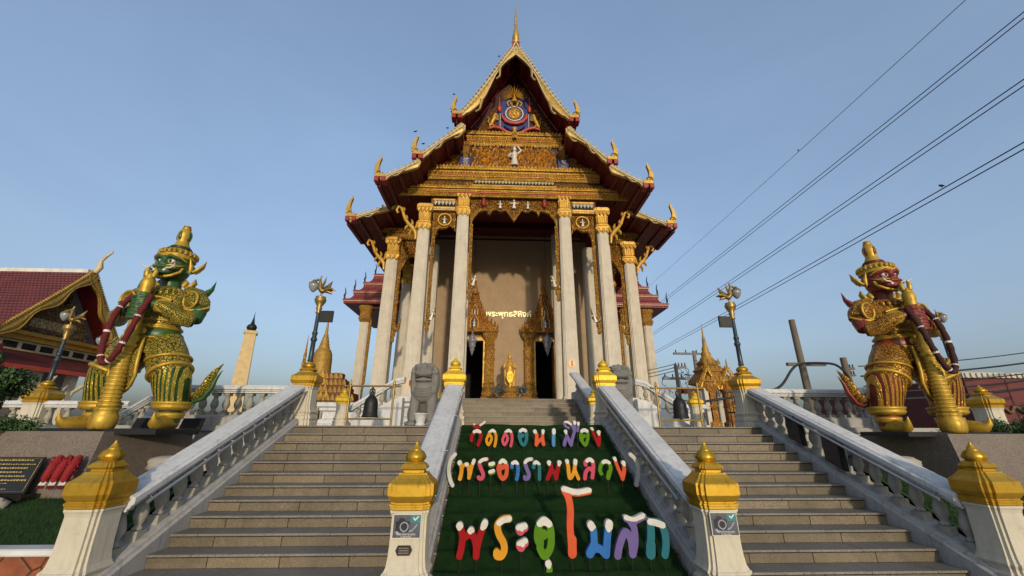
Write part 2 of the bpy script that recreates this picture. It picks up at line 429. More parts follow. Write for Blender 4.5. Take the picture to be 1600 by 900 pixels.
BM2 = baluster_mesh(.50)
def flat_rail(x0, y0, x1, y1, zb, label, n, h=.94, group='terrace balustrades', zb1=None):
    """level (or ramped) balustrade between two points"""
    zb1 = zb if zb1 is None else zb1
    a = Vector((x0, y0, zb)); b_ = Vector((x1, y1, zb1)); d = (b_-a); u = Vector((d.x, d.y, 0)).normalized(); v = Vector((-u.y, u.x, 0))
    r = thing('terrace_balustrade', label, 'balustrade', tuple((a+b_)/2), group)
    def ext(sec, zo):
        return [[tuple(p+v*x+Vector((0,0,zo+z))) for x, z in sec] for p in (a, b_)]
    m = MB(); m.loft(ext([(x*.95, z*.95) for x, z in RS], h)); part('handrail', m, M['white'], r)
    m = MB(); m.loft(ext([(-.2,0),(-.2,.2),(-.16,.24),(.16,.24),(.2,.2),(.2,0)], 0)); part('curb', m, M['curb'], r)
    for i in range(n):
        p = a+d*((i+.5)/n)
        o = link('baluster', BM2, r, True); o.location = p+Vector((0,0,.24))-r.location
    return r
flat_rail(-8.75, 10.55, -5.95, 10.55, 1.975, 'level terrace balustrade between the green statue and the left lamp post', 10)
flat_rail(5.95, 10.55, 8.75, 10.55, 1.975, 'level terrace balustrade between the right lamp post and the red statue', 10)
flat_rail(-14.9, 12.6, -11.4, 12.6, 1.70, 'low balustrade at the far left, in front of the red roofed hall', 7)
flat_rail(-11.25, 12.4, -9.0, 10.75, 1.45, 'sloping side balustrade behind the legs of the green statue', 7, zb1=1.975)
flat_rail(8.95, 10.75, 11.2, 12.4, 1.975, 'sloping side balustrade behind the legs of the red statue', 7, zb1=1.45)
def endpost(x, y, z, lab):
    r = thing('terrace_post', lab, 'post', (x, y, z)); b = MB()
    b.prof(RED, [(.34,0),(.34,.16),(.30,.2),(.30,.3),(.27,.34),(.25,.45),(.25,.80),(.30,.86),(.30,.94),(.22,1.0)])
    part('shaft', b, M['white'], r, True)
endpost(-8.95, 10.6, 1.975, 'white end post of the terrace balustrade beside the green statue'); endpost(8.95, 10.6, 1.975, 'white end post of the terrace balustrade beside the red statue')
def wall(x0, x1, lab):
    r = thing('terrace_wall', lab, 'wall', ((x0+x1)/2, 10.4, 0)); b = MB()
    sec = [(10.6,-.02),(10.12,-.02),(10.12,.55),(10.2,.62),(10.2,.9),(10.3,1.0),(10.3,1.28),(10.22,1.34),(10.22,1.44),(10.32,1.5),(10.32,1.82),(10.24,1.86),(10.24,1.97),(10.6,1.97)]
    b.loft([[(x, y, z) for y, z in sec] for x in (x0, x1)]); part('wall_face', b, M['curb'], r)
wall(-9.4, -5.94, 'moulded grey retaining wall under the left terrace balustrade'); wall(5.94, 9.4, 'moulded grey retaining wall under the right terrace balustrade')
# ------------------------------------------------------------------ carved ornament helpers (relief in a plane facing -Y)
def leaf(mb, x, z, ang, L, w, d, y, curl=0., m=0, n=6):
    a = ang; px, pz = x, z; vs = []; fs = []
    for i in range(n+1):
        t = i/n; ww = w*(.35+1.3*t)*(1-t)**.8*1.25 if t < 1 else 0
        nx, nz = -math.sin(a), math.cos(a)
        vs += [(px+nx*ww, y, pz+nz*ww), (px, y-d*(1-.6*t), pz), (px-nx*ww, y, pz-nz*ww)]
        px += math.cos(a)*L/n; pz += math.sin(a)*L/n; a += curl/n*(1+t)
    for i in range(n):
        b = i*3; fs += [[b, b+1, b+4, b+3], [b+1, b+2, b+5, b+4]]
    mb.add(vs, fs, m)
def spiral(mb, cx, cz, r, hand, a0, turns, w, d, y, m=0, n=14):
    vs = []; fs = []
    for i in range(n+1):
        t = i/n; a = a0+hand*turns*2*math.pi*t; q = r*(1-.82*t); ww = w*(1-.55*t)
        for k, dd in ((-1, 0), (0, d), (1, 0)):
            vs.append((cx+(q+k*ww)*math.cos(a), y-dd, cz+(q+k*ww)*math.sin(a)))
    for i in range(n):
        b = i*3; fs += [[b, b+1, b+4, b+3], [b+1, b+2, b+5, b+4]]
    mb.add(vs, fs, m)
def kranok(mb, inside, x0, x1, z0, z1, size, y, m=0, d=.07, seed=1, cx=0.):
    rg = random.Random(seed); nz = max(1, int((z1-z0)/(size*.86))); nx = max(1, int((x1-x0)/size))
    for i in range(nz):
        for j in range(nx):
            x = x0+(j+.5+(.5 if i % 2 else 0))*size; z = z0+(i+.5)*size*.86
            if not inside(x, z): continue
            h = 1 if x < cx else -1
            if (i+j) % 2: h = -h
            sx = -1 if x > cx else 1
            a0 = math.pi/2*(1 if h > 0 else 1)+rg.uniform(-.4, .4)
            spiral(mb, x, z, size*.40, h, a0, 1.25, size*.085, d*.8, y, m)
            for q in range(6):
                aa = a0+h*q*1.05
                leaf(mb, x+math.cos(aa)*size*.42, z+math.sin(aa)*size*.42, aa-h*1.1+(.25*sx), size*.50, size*.10, d, y, curl=h*1.5, m=m)
            leaf(mb, x, z-size*.1, math.pi/2, size*.35, size*.12, d*1.2, y, 0, m)
def teeth(mb, x0, x1, z, h, w, y, d=.05, m=0, up=False):
    n = max(1, round((x1-x0)/w)); w = (x1-x0)/n; s = 1 if up else -1
    for i in range(n):
        x = x0+(i+.5)*w; q = w*.48
        mb.add([(x-q, y, z), (x+q, y, z), (x+q*.8, y, z+s*h*.45), (x, y, z+s*h), (x-q*.8, y, z+s*h*.45), (x, y-d, z+s*h*.25), (x, y-d*.8, z)],
               [[0, 6, 5, 4], [6, 1, 2, 5], [2, 3, 5], [3, 4, 5]], m)
def band(mb, x0, x1, z0, z1, y, yb, m=0): mb.box(x0, x1, y, yb, z0, z1, m)
def beads(mb, x0, x1, z, r, w, y, m=0):
    n = max(1, round((x1-x0)/w))
    for i in range(n):
        x = x0+(i+.5)*(x1-x0)/n
        mb.lathe([(.001, -r), (r*.8, -r*.6), (r, 0), (r*.8, r*.6), (.001, r)], (x, y, z), 6, m)
def figure(mb, x, y, z, h, m=0, arms='praise', lean=0.):
    """small deity relief: crowned head, torso, folded legs or standing skirt, arms"""
    k = h
    def P(a, b, c=0.): return (x+a*k+lean*b*k, y-c*k, z+b*k)
    mb.tube([P(0, .0, .05), P(0, .18, .08), P(0, .34, .09), P(0, .52, .10), P(0, .62, .08), P(0, .67, .07)], [.20*k, .15*k, .10*k, .145*k, .10*k, .04*k], 8, m)
    mb.tube([P(0, .66, .09), P(0, .71, .11), P(0, .78, .12), P(0, .84, .10), P(0, .92, .08), P(0, 1.05, .06)], [.04*k, .075*k, .085*k, .07*k, .035*k, .008*k], 8, m)
    for s in (-1, 1):
        if arms == 'praise': pts = [P(s*.13, .58, .08), P(s*.24, .42, .14), P(s*.04, .50, .24)]
        elif arms == 'out': pts = [P(s*.13, .58, .08), P(s*.30, .46, .12), P(s*.42, .62, .16)]
        else: pts = [P(s*.13, .58, .08), P(s*.28, .72, .10), P(s*.12, .92, .12)] if s > 0 else [P(s*.13, .58, .08), P(s*.27, .40, .12), P(s*.10, .33, .2)]
        mb.tube(pts, [.05*k, .042*k, .03*k], 6, m)

# ------------------------------------------------------------------ ordination hall
temple = thing('ordination_hall', 'tall Thai ordination hall with white columns, gilded gable and steep red tiered roof', 'temple', (0, 20, 2.98))
FZ = 2.98
M['ornate_c'] = ornate('carved_gilt_bands', (.74, .43, .065), (.17, .022, .012), 13, bump=.7, edge=.055); M['gilt_b'] = goldpaint('bright_gilding', (.80, .47, .075), .4, .12, (.25, .10, .02), .35)
# podium
b = MB()
def moulded(b, x0, x1, y0, y1, z0, z1):
    H = z1-z0
    o = [(.0,0),(.0,.12),(-.10,.16),(-.10,.30),(-.22,.36),(-.22,.62),(-.10,.68),(-.10,.78),(.0,.84),(.0,1.0)]
    b.loft([[(x0-d, y0-d, z0+t*H), (x1+d, y0-d, z0+t*H), (x1+d, y1+d, z0+t*H), (x0-d, y1+d, z0+t*H)] for d, t in o])
moulded(b, -4.3, -2.30, 14.6, 18.8, 1.96, FZ-.004); moulded(b, 2.30, 4.3, 14.6, 18.8, 1.96, FZ-.004)
moulded(b, -8.6, 8.6, 18.4, 60, 1.95, FZ)
b.box(-2.3, 2.3, 15.8, 18.8, 1.96, FZ-.03); b.box(-5.7, 5.7, 24.9, 59, FZ-.01, 3.56)
part('podium', b, M['white'], temple)
# upper steps
up_s = thing('stone_staircase', 'short upper flight of pale granite steps leading up to the temple doors', 'staircase', (0, 14.5, 1.98))
for k in range(6):
    y = 15.5-k*.349; z = FZ-k*.1667; mb = MB()
    mb.box(-2.08, 2.08, y+.02, y+.5, z-.19, z-.034, 4)
    x = -2.08; q = .5+.1*(k % 3)
    while x < 2.07:
        x2 = min(2.08, x+q); q = .95
        mb.box(x+.003, x2-.003, y+.01, y+.05, z-.165, z-.03, rng.choice([0, 1, 1, 2])); mb.box(x+.002, x2-.002, y-.012, y+.36, z-.028, z, 3); x = x2
    part('step', mb, RT, up_s)
for s, lab in ((-1, 'short white balustrade on the left of the upper steps'), (1, 'short white balustrade on the right of the upper steps')):
    r = thing('stair_balustrade', lab, 'balustrade', (s*2.3, 14.6, 1.98), 'balustrades of the upper steps')
    m = MB(); m.loft([[(s*2.3+x*.9, y, z+q) for x, q in RS] for y, z in ((13.05, 2.78), (16.2, 4.02), (16.5, 4.10))]); part('handrail', m, M['white'], r)
    m = MB(); m.loft([[(s*2.3-.14, y, 1.96), (s*2.3-.14, y, z), (s*2.3+.14, y, z), (s*2.3+.14, y, 1.96)] for y, z in ((13.0, 2.12), (15.9, 3.28), (16.5, 3.3))]); part('curb', m, M['curb'], r)
    for i in range(8):
        y = 13.35+i*.36; o = link('baluster', BM2, r, True); o.location = (0, y-14.6, 2.12+(y-13.0)*.4-1.98-.03)
# side steps up to the aisle
for s, lab in ((-1, 'white balustrade of the side steps behind the left bell rack'), (1, 'white balustrade of the side steps behind the right bell rack')):
    r = thing('stair_balustrade', lab, 'balustrade', (s*5, 14.3, 1.98), 'balustrades of the side steps')
    X = lambda q: s*q
    m = MB(); m.loft([[(X(x), 14.3+yy*.8, z+q) for yy, q in RS] for x, z in ((5.75, 2.62), (4.35, 3.52), (4.0, 3.60))]); part('handrail', m, M['white'], r)
    m = MB(); m.loft([[(X(x), 14.12, 1.96), (X(x), 14.12, z), (X(x), 14.48, z), (X(x), 14.48, 1.96)] for x, z in ((5.8, 2.02), (4.3, 2.85), (4.0, 2.9))]); part('curb', m, M['white'], r)
    for i in range(4):
        x = 5.45-i*.36; o = link('baluster', BM2, r, True); o.location = (X(x)-s*5, 0, 2.02+(5.8-x)*.56-1.98-.02)

# columns ------------------------------------------------------------
def column(x, y, ztop, hcap, base=FZ, hw=.385, ht=.31, mc='column', cap=True):
    b = MB(); H = ztop-base
    b.prof(RED, [(hw*1.25, 0), (hw*1.25, .16), (hw*1.12, .22), (hw*1.15, .34), (hw*1.02, .42)]+[(hw+(ht-hw)*i/6, .45+(H-.45)*i/6) for i in range(7)], (x, y, base))
    c = part('column', b, M[mc], temple)
    if cap:
        k = MB(); h = hcap
        k.prof(RED, [(ht*1.02, -.05*h), (ht*1.22, .02*h), (ht*1.30, .17*h), (ht*1.10, .19*h), (ht*1.22, .23*h), (ht*1.22, .27*h), (ht*1.06, .30*h), (ht*1.0, .36*h), (ht*1.05, .62*h), (ht*1.22, .76*h), (ht*1.18, .79*h), (ht*1.38, .86*h), (ht*1.45, .98*h), (ht*1.35, 1.0*h)], (x, y, ztop))
        # hanging lotus petals, flutes
        f = ht*1.25
        for i in range(4): teeth(k, x-f, x+f, ztop+.12*h, .22*h, f*2/3.0, y-ht*1.24, .05) if i == 0 else None
        for q in range(5): k.tube([(x-ht*.8+q*ht*.4, y-ht*1.02, ztop+.34*h), (x-ht*.8+q*ht*.4, y-ht*1.06, ztop+.62*h)], ht*.13, 6)
        teeth(k, x-f*1.1, x+f*1.1, ztop+.80*h, .16*h, f*.5, y-ht*1.44, .04)
        part('capital', k, M['gilt'], c)
    return c
column(-2.83, 20, 13.15, 1.5); column(2.83, 20, 13.15, 1.5)
column(-4.97, 20.15, 12.32, 1.45); column(4.97, 20.15, 12.32, 1.45)
for y in (22.8, 27.2, 31.6, 36.0, 40.4, 44.8, 49.2):
    for s in (-1, 1): column(s*7.25, y, 11.6, 1.35, hw=.40, ht=.34, cap=y < 28)
for s in (-1, 1):
    column(s*4.97, 23.6, 12.9, 1.0, hw=.40, ht=.36, cap=False); column(s*3.0, 23.9, 14.0, 1.0, hw=.36, ht=.33, cap=False)

# hall walls -----------------------------------------------------------
b = MB()
WY = 26.5
b.box(-5.6, -3.08, WY, WY+.5, 3.5, 15.6); b.box(3.08, 5.6, WY, WY+.5, 3.5, 15.6); b.box(-1.62, 1.62, WY, WY+.5, 3.5, 15.6)
b.box(-3.08, -1.62, WY, WY+.5, 7.65, 15.6); b.box(1.62, 3.08, WY, WY+.5, 7.65, 15.6)
b.box(-5.6, -5.1, WY+.5, 52, 3.5, 15.6); b.box(5.1, 5.6, WY+.5, 52, 3.5, 15.6); b.box(-5.1, 5.1, 51.5, 52, 3.5, 15.6)
part('wall', b, M['wall'], temple)
for s in (-1, 1):
    b = MB()
    for y0 in (29.5, 33.9, 38.3, 42.7):   # side wall pilasters
        b.box(s*5.6, s*5.75, y0, y0+.5, 3.56, 15.0) if s > 0 else b.box(-5.75, -5.6, y0, y0+.5, 3.56, 15.0)
    part('pilaster', b, M['column'], temple)
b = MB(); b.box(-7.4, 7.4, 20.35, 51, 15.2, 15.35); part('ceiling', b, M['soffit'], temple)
b = MB()
for y in (22.3, 24.4): b.box(-5.2, 5.2, y, y+.3, 14.75, 15.19)
b.box(-5.58, 5.58, WY-.06, WY+.0, 14.86, 14.96)
part('ceiling_beam', b, M['maroon'], temple)
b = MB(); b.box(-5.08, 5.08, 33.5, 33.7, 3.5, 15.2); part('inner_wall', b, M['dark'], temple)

# roof tiers -------------------------------------------------------------
T1 = [(0,24.05),(.42,23.25),(.90,22.42),(1.45,21.38),(2.10,20.18),(2.70,19.18),(3.32,18.28)]
T2 = [(2.98,17.72),(3.25,17.45),(3.75,16.98),(4.50,16.28),(5.22,15.58)]
T3 = [(5.14,15.32),(5.46,15.10),(6.02,14.74),(6.65,14.40),(7.06,14.10)]
T4 = [(6.75,14.50),(7.30,14.12),(8.10,13.72),(8.80,13.46),(9.36,13.22)]
tile = NT('red_roof_tile'); wv = tile.n('ShaderNodeTexWave'); wv.inputs['Scale'].default_value = 2.2; tile.l(tile.map((1, 1, 1)), wv.inputs[0])
tile.bump(wv.outputs['Fac'], .5, .03); M['tile'] = tile.done(tile.ramp(tile.noise(3, 5), [(.3, (.10, .014, .012)), (.7, (.17, .028, .020))]), .45)
def soffit_slab(prof, y0, y1, th):
    for s in (-1, 1):
        b = MB()
        n = len(prof); rings = []
        b.add([(s*x, y, z-.06) for y in (y0, y1) for x, z in prof], [[i, i+1, n+i+1, n+i] for i in range(n-1)], 0)
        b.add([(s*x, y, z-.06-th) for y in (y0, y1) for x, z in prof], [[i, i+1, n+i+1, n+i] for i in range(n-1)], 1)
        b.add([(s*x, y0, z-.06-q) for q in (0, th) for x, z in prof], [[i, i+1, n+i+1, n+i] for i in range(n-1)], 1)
        x, z = prof[-1]; b.add([(s*x, y0, z-.06), (s*x, y1, z-.06), (s*x, y1, z-.06-th), (s*x, y0, z-.06-th)], [[0, 1, 2, 3]], 2)
        # purlins under the overhang
        for i in range(1, n):
            x, z = prof[i]; b.box(min(s*(x-.09), s*(x+.09)), max(s*(x-.09), s*(x+.09)), y0+.05, y0+2.6, z-.06-th-.16, z-.06-th+.05, 1)
        part('roof', b, RM, temple)
RM = [M['tile'], M['soffit'], M['redbeam']]
soffit_slab(T1, 18.02, 50, .22)
soffit_slab(T2, 18.02, 52, .22)
soffit_slab(T3, 18.02, 53, .22)
soffit_slab(T4, 20.6, 54, .22)
b = MB()
for s in (-1, 1):
    for x, z0, z1, y in ((2.95, 17.55, 18.5, 18.5), (5.15, 15.05, 15.9, 18.5), (6.9, 14.05, 14.5, 20.8)):
        b.box(min(s*x, s*(x+.1)), max(s*x, s*(x+.1)), y, 50, z0, z1)
part('riser_band', b, M['redbeam'], temple)

def smooth(pts, n):
    P = [Vector((p[0], p[1], 0)) for p in pts]; out = []
    Q = [P[0]*2-P[1]]+P+[P[-1]*2-P[-2]]
    for i in range(1, len(Q)-2):
        for k in range(n):
            t = k/n; a, b_, c, d = Q[i-1], Q[i], Q[i+1], Q[i+2]
            v = .5*((2*b_)+(c-a)*t+(2*a-5*b_+4*c-d)*t*t+(3*b_-a-3*c+d)*t**3); out.append((v.x, v.y))
    out.append((P[-1].x, P[-1].y)); return out
def bargeboard(prof, y, w0, tongue, first=False):
    """naga bargeboard: gilded board with a wavy lower edge, pale rims, hanging tongue, and slanted fins on its back"""
    pts = smooth(prof, 8); n = len(pts)
    for s in (-1, 1):
        bd = MB(); rim = MB(); fin = MB()
        inner = []; outer = []
        for i, (x, z) in enumerate(pts):
            a, c = pts[max(0, i-1)], pts[min(n-1, i+1)]; tx, tz = c[0]-a[0], c[1]-a[1]; L = math.hypot(tx, tz); nx, nz = tz/L, -tx/L   # inward-down normal
            t = i/(n-1)
            wv = w0*(.74+.42*math.sin(t*math.pi*2*(1.5 if len(prof) > 5 else 1)+.6)) * (1.0 if t < .93 else .8)
            if not first: wv *= min(1, .35+t*3.2)
            if first: nx, nz = (nx*min(1, t*6)+0*(1-min(1, t*6)), nz if t > .15 else -1*(1-t/.15)+nz*t/.15)
            ox, oz = x+nx*.20, z+nz*.20
            inner.append((ox+nx*wv, oz+nz*wv)); outer.append((ox, oz))
        vs = []; fs = []
        for (x, z), (u, v) in zip(outer, inner): vs += [(s*x, y, z), (s*(x+u)/2, y-.05, (z+v)/2), (s*u, y, v), (s*x, y+.16, z), (s*u, y+.16, v)]
        for i in range(n-1):
            q = i*5; fs += [[q, q+1, q+6, q+5], [q+1, q+2, q+7, q+6], [q, q+5, q+8, q+3], [q+2, q+4, q+9, q+7], [q+3, q+8, q+9, q+4]]
        bd.add(vs, fs, 0)
        rim.tube([(s*u, y-.03, v) for u, v in inner], .035, 5)
        rim.tube([(s*x, y-.03, z) for x, z in outer], .045, 5)
        # tongues (the curling naga jaws under the board)
        for tt in tongue:
            i = int(tt*(n-1)); x, z = inner[i]; a, c = inner[max(0, i-3)], inner[min(n-1, i+3)]; ang = math.atan2(c[1]-a[1], c[0]-a[0])
            L = w0*2.7; px, pz = x-.22*math.cos(ang), z-.22*math.sin(ang)+.05; ang -= .42; P = []
            for k in range(9):
                P.append((s*px, y-.02, pz)); px += math.cos(ang)*L/8; pz += math.sin(ang)*L/8; ang += (-.02 if k < 4 else .34)
            bd.tube(P, [w0*.30*(1-.09*k) for k in range(9)], 6, 0, fx=1.0)
            rim.tube([(p[0], p[1]-.10, p[2]-.03) for p in P], .028, 4)
        # overlapping leaf fins along the back of the board
        m = max(6, int(sum(math.hypot(pts[i+1][0]-pts[i][0], pts[i+1][1]-pts[i][1]) for i in range(n-1))/.25))
        for k in range(m):
            f = (k+.5)/m*(n-1); i = int(f); q = f-i; x = pts[i][0]+(pts[min(n-1, i+1)][0]-pts[i][0])*q; z = pts[i][1]+(pts[min(n-1, i+1)][1]-pts[i][1])*q
            j = min(n-2, i); tx, tz = pts[j+1][0]-pts[j][0], pts[j+1][1]-pts[j][1]; L = math.hypot(tx, tz); tx /= L; tz /= L; nx, nz = -tz, tx
            if nz < 0: nx, nz = -nx, -nz
            V = []
            for u, v, dy in ((-.085, -.30, 0), (.065, -.30, 0), (.095, -.14, -.01), (.07, -.01, .0), (-.03, .05, .03), (-.07, -.08, -.01), (.01, -.12, -.10)):
                V.append((s*(x+tx*u+nx*v), y+dy, z+tz*u+nz*v))
            V += [(p[0], y+.12, p[2]) for p in V[:6]]
            fin.add(V, [[0, 1, 6], [1, 2, 6], [2, 3, 6], [3, 4, 6], [4, 5, 6], [5, 0, 6], [7, 8, 9, 10, 11, 12], [0, 7, 8, 1], [1, 8, 9, 2], [2, 9, 10, 3], [3, 10, 11, 4], [4, 11, 12, 5], [5, 12, 7, 0]], 0)
        p_ = part('bargeboard', bd, M['barge'], temple)
        part('rim', rim, M['pale'], p_); part('roof_fins', fin, M['pale'], p_)
bargeboard(T1, 17.86, .36, (.47, .80), True); bargeboard(T2, 17.84, .30, (.30, .66)); bargeboard(T3, 17.82, .27, (.55,)); bargeboard(T4, 20.42, .27, (.52,))
def hanghong(x, z, y, h, s, parent):
    """upswept flame finial at the foot of a roof tier"""
    out = []
    spine = [(0,0),(.10,.22),(.13,.45),(.08,.68),(.02,.86),(.05,1.0)]
    sp = smooth(spine, 5); n = len(sp); L = []; Rr = []
    for i, (u, v) in enumerate(sp):
        t = i/(n-1); w = .125*(1-t)**.8+.006
        ser = .075*(1-t)*((i % 4)/3.)
        L.append((u-w*.8, v)); Rr.append((u+w+ser, v-(.03 if i % 4 == 3 else 0)))
    poly = L+Rr[::-1]
    b = MB()
    b.plate([(s*(u)*h*.95, v*h) for u, v in poly], (x, y-.08, z), (1,0,0), (0,0,1), .16)
    b.box(min(x-s*.42*h*.6, x+s*.26*h*.6), max(x-s*.42*h*.6, x+s*.26*h*.6), y-.16, y+.16, z-.14, z+.05)
    spiral(b, x+s*.02, z+.10*h, .16*h, s, 0, 1.2, .035*h, .06, y-.09)
    o = part('roof_finial', b, M['barge'], parent)
    c = MB()
    for dx in (-.28, .12): c.box(min(x+s*dx*h*.7-.11, x+s*dx*h*.7+.11), max(x+s*dx*h*.7-.11, x+s*dx*h*.7+.11), y-.2, y+.25, z-.42, z-.15)
    part('beam_end', c, M['redbeam'], o)
    return o
for s in (-1, 1):
    hanghong(s*3.30, 18.32, 17.85, 1.22, s, temple); hanghong(s*5.22, 15.62, 17.85, 1.22, s, temple); hanghong(s*7.0, 14.18, 17.85, 1.22, s, temple); hanghong(s*9.22, 13.30, 20.45, 1.25, s, temple)
b = MB()
b.tube([(0, 18.05, 23.75), (0, 17.86, 24.15), (0, 17.78, 24.55), (0, 17.86, 24.95), (0, 17.95, 25.25), (0, 17.96, 25.38), (0, 17.92, 25.52), (0, 17.9, 25.62), (0, 17.9, 25.9), (0, 17.82, 26.5), (0, 17.7, 26.95)],
       [.20, .22, .15, .09, .07, .10, .065, .09, .07, .04, .008], 10)
part('apex_finial', b, M['barge'], temple)
b = MB(); b.box(-.22, .22, 17.80, 18.1, 23.45, 23.85); part('beam_end', b, M['redbeam'], temple)

# gable ------------------------------------------------------------------
PY = 19.7
b = MB()
prof = [(0, 23.6), (.85, 22.2), (1.4, 21.1), (2.05, 19.9), (2.75, 18.8), (3.0, 18.3), (3.0, 17.7), (3.75, 16.75), (4.6, 15.95), (4.95, 15.7), (4.95, 15.2)]
b.plate([(x, z) for x, z in prof[::-1]]+[(-x, z) for x, z in prof[1:]], (0, PY, 0), (1,0,0), (0,0,1), .5)
b.box(-7.0, 7.0, PY+.03, PY+.6, 14.40, 15.2)
gable = part('gable', b, M['maroon'], temple)
b = MB()
b.plate([(3.12, 15.95), (4.72, 15.95), (3.75, 16.8), (3.12, 17.45)], (0, PY-.012, 0), (1,0,0), (0,0,1), .1); b.plate([(-3.12, 15.95), (-3.12, 17.45), (-3.75, 16.8), (-4.72, 15.95)], (0, PY-.012, 0), (1,0,0), (0,0,1), .1)
b.box(-6.6, 6.6, PY-.012+.03, PY+.1, 14.68, 15.24)
part('carved_ground', b, ornate('carved_gable_ground', (.34, .17, .025), (.028, .007, .005), 9, bump=1.0), gable)
b = MB()
# cornices
def cornice(b, x, z0, z1, y):
    h = z1-z0
    b.box(-x, x, y-.10, y, z0, z0+.16*h); b.box(-x, x, y-.20, y, z0+.22*h, z0+.42*h); b.box(-x-.03, x+.03, y-.30, y, z0+.52*h, z0+.70*h); b.box(-x-.05, x+.05, y-.36, y, z0+.80*h, z1)
    teeth(b, -x, x, z0+.52*h, .22*h, .16, y-.24, .05, 0); teeth(b, -x, x, z1, .30*h, .20, y-.36, .05, 0, True); teeth(b, -x, x, z0+.22*h, .2*h, .13, y-.13, .04, 0)
cornice(b, 2.80, 17.80, 18.36, PY); cornice(b, 4.92, 15.28, 15.92, PY); cornice(b, 6.9, 14.22, 14.66, PY+.05)
teeth(b, -2.6, 2.6, 17.80, .2, .17, PY-.10, .06, 0)
part('cornice', b, M['ornate_c'], gable)
b = MB()
for x, z, h, y in ((2.62, 17.80, .20, PY-.06), (2.28, 15.24, .20, PY-.05)):
    b.box(-x, x, y+.045, y+.2, z-h, z, 0); teeth(b, -x, x, z+.005, h*.9, .19, y, .07, 1)  # black strip behind the teeth paints their row of shadow
part('dentil_row', b, [M['dark'], M['pale']], gable)
b = MB()
for z in (17.98, 15.50, 14.36): b.box(-4.9 if z < 17 else -2.78, 4.9 if z < 17 else 2.78, PY-.215, PY-.05, z, z+.045)
for s in (-1, 1):   # thin pale trim along the gable slopes
    b.tube([(s*x*.985, PY-.06, z-.05) for x, z in smooth(prof[:6], 4)], .035, 5); b.tube([(s*x*.985, PY-.06, z-.05) for x, z in prof[6:10]], .035, 5)
part('trim', b, M['redrib'], gable)
b = MB()
kranok(b, lambda x, z: abs(x) < 2.35, -2.55, 2.55, 16.0, 17.66, .60, PY, d=.20, seed=2)
part('scroll_relief', b, M['gilt_b'], gable)
b = MB()
kranok(b, lambda x, z: 3.15 < x < 4.75 and z < 17.35-(x-3.0)*.95, -4.8, 4.8, 15.95, 17.4, .34, PY, d=.09, seed=3); part('scroll_relief', b, M['gilt'], gable); b = MB()
kranok(b, lambda x, z: 3.15 < -x < 4.75 and z < 17.35-(-x-3.0)*.95, -4.8, 4.8, 15.95, 17.4, .34, PY, d=.09, seed=3); part('scroll_relief', b, M['gilt'], gable); b = MB()
for q in (-1, 1):
    b = MB(); kranok(b, lambda x, z: z < 21.9-(abs(x))*1.30 and q*x > 1.05 and z < 22, -2.7, 2.7, 18.40, 21.2, .34, PY, d=.09, seed=4); part('scroll_relief', b, M['gilt'], gable)
    b = MB(); kranok(b, lambda x, z: 3.35 < q*x < 6.4, -6.6, 6.6, 14.66, 15.2, .25, PY+.02, d=.07, seed=5); part('scroll_relief', b, M['gilt'], gable)
b = MB(); kranok(b, lambda x, z: abs(x) < 2.4 and z < 18.9, -2.4, 2.4, 18.38, 18.8, .26, PY, d=.08, seed=6); part('scroll_relief', b, M['gilt'], gable)
# side pilasters of the middle panel
for s in (-1, 1):
    x = s*2.83; p = MB(); p.prof(RED, [(.22, 0), (.22, .1), (.15, .14), (.15, .95), (.24, 1.05), (.15, 1.12), (.17, 1.5), (.26, 1.62), (.26, 1.78)], (x, PY-.05, 15.95))
    o = part('gable_pilaster', p, M['ornate_s'], gable)
    q = MB(); q.box(x-.30, x+.30, PY-.235, PY+.02, 15.96, 16.72); part('ground', q, M['purple'], o)
    q = MB()
    for i in range(8):
        for j in range(3):
            zz = 16.02+i*.085; xx = x-.09+j*.09+(.045 if i % 2 else 0)
            if abs(xx-x) < .14: q.add([(xx, PY-.237, zz+.062), (xx-.05, PY-.237, zz), (xx, PY-.237, zz-.062), (xx+.05, PY-.237, zz), (xx, PY-.27, zz)], [[0, 1, 4], [1, 2, 4], [2, 3, 4], [3, 0, 4]])
        part('scale_panel', q, M['whitefig'], o)
# crest ----------------------------------------------------------------
b = MB(); b.plate([(-.62,18.75),(.62,18.75),(.98,19.2),(.98,20.6),(.62,21.2),(-.62,21.2),(-.98,20.6),(-.98,19.2)], (0, PY-.05, 0), (1,0,0), (0,0,1), .06)
crest = part('crest', b, M['blue'], gable)
b = MB(); cz = 20.05; y = PY-.12
ring = lambda r0, r1, y, m, n=28: b.add([(q*math.cos(2*math.pi*i/n), y, cz+q*math.sin(2*math.pi*i/n)) for i in range(n) for q in (r0, r1)], [[2*i, 2*i+1, 2*((i+1) % n)+1, 2*((i+1) % n)] for i in range(n)], m)
ring(.0, .36, y-.02, 0); ring(.36, .50, y, 1); ring(.50, .555, y-.01, 2); ring(.555, .66, y, 1)
for i in range(20):
    a = 2*math.pi*i/20; leaf(b, .30*math.cos(a), cz+.30*math.sin(a), a, .20, .045, .05, y-.025, 0, 0, 3)
for i in range(4): spiral(b, .15*math.cos(i*1.57+.7), cz+.15*math.sin(i*1.57+.7), .13, 1, i, 1.1, .025, .04, y-.03, 0)
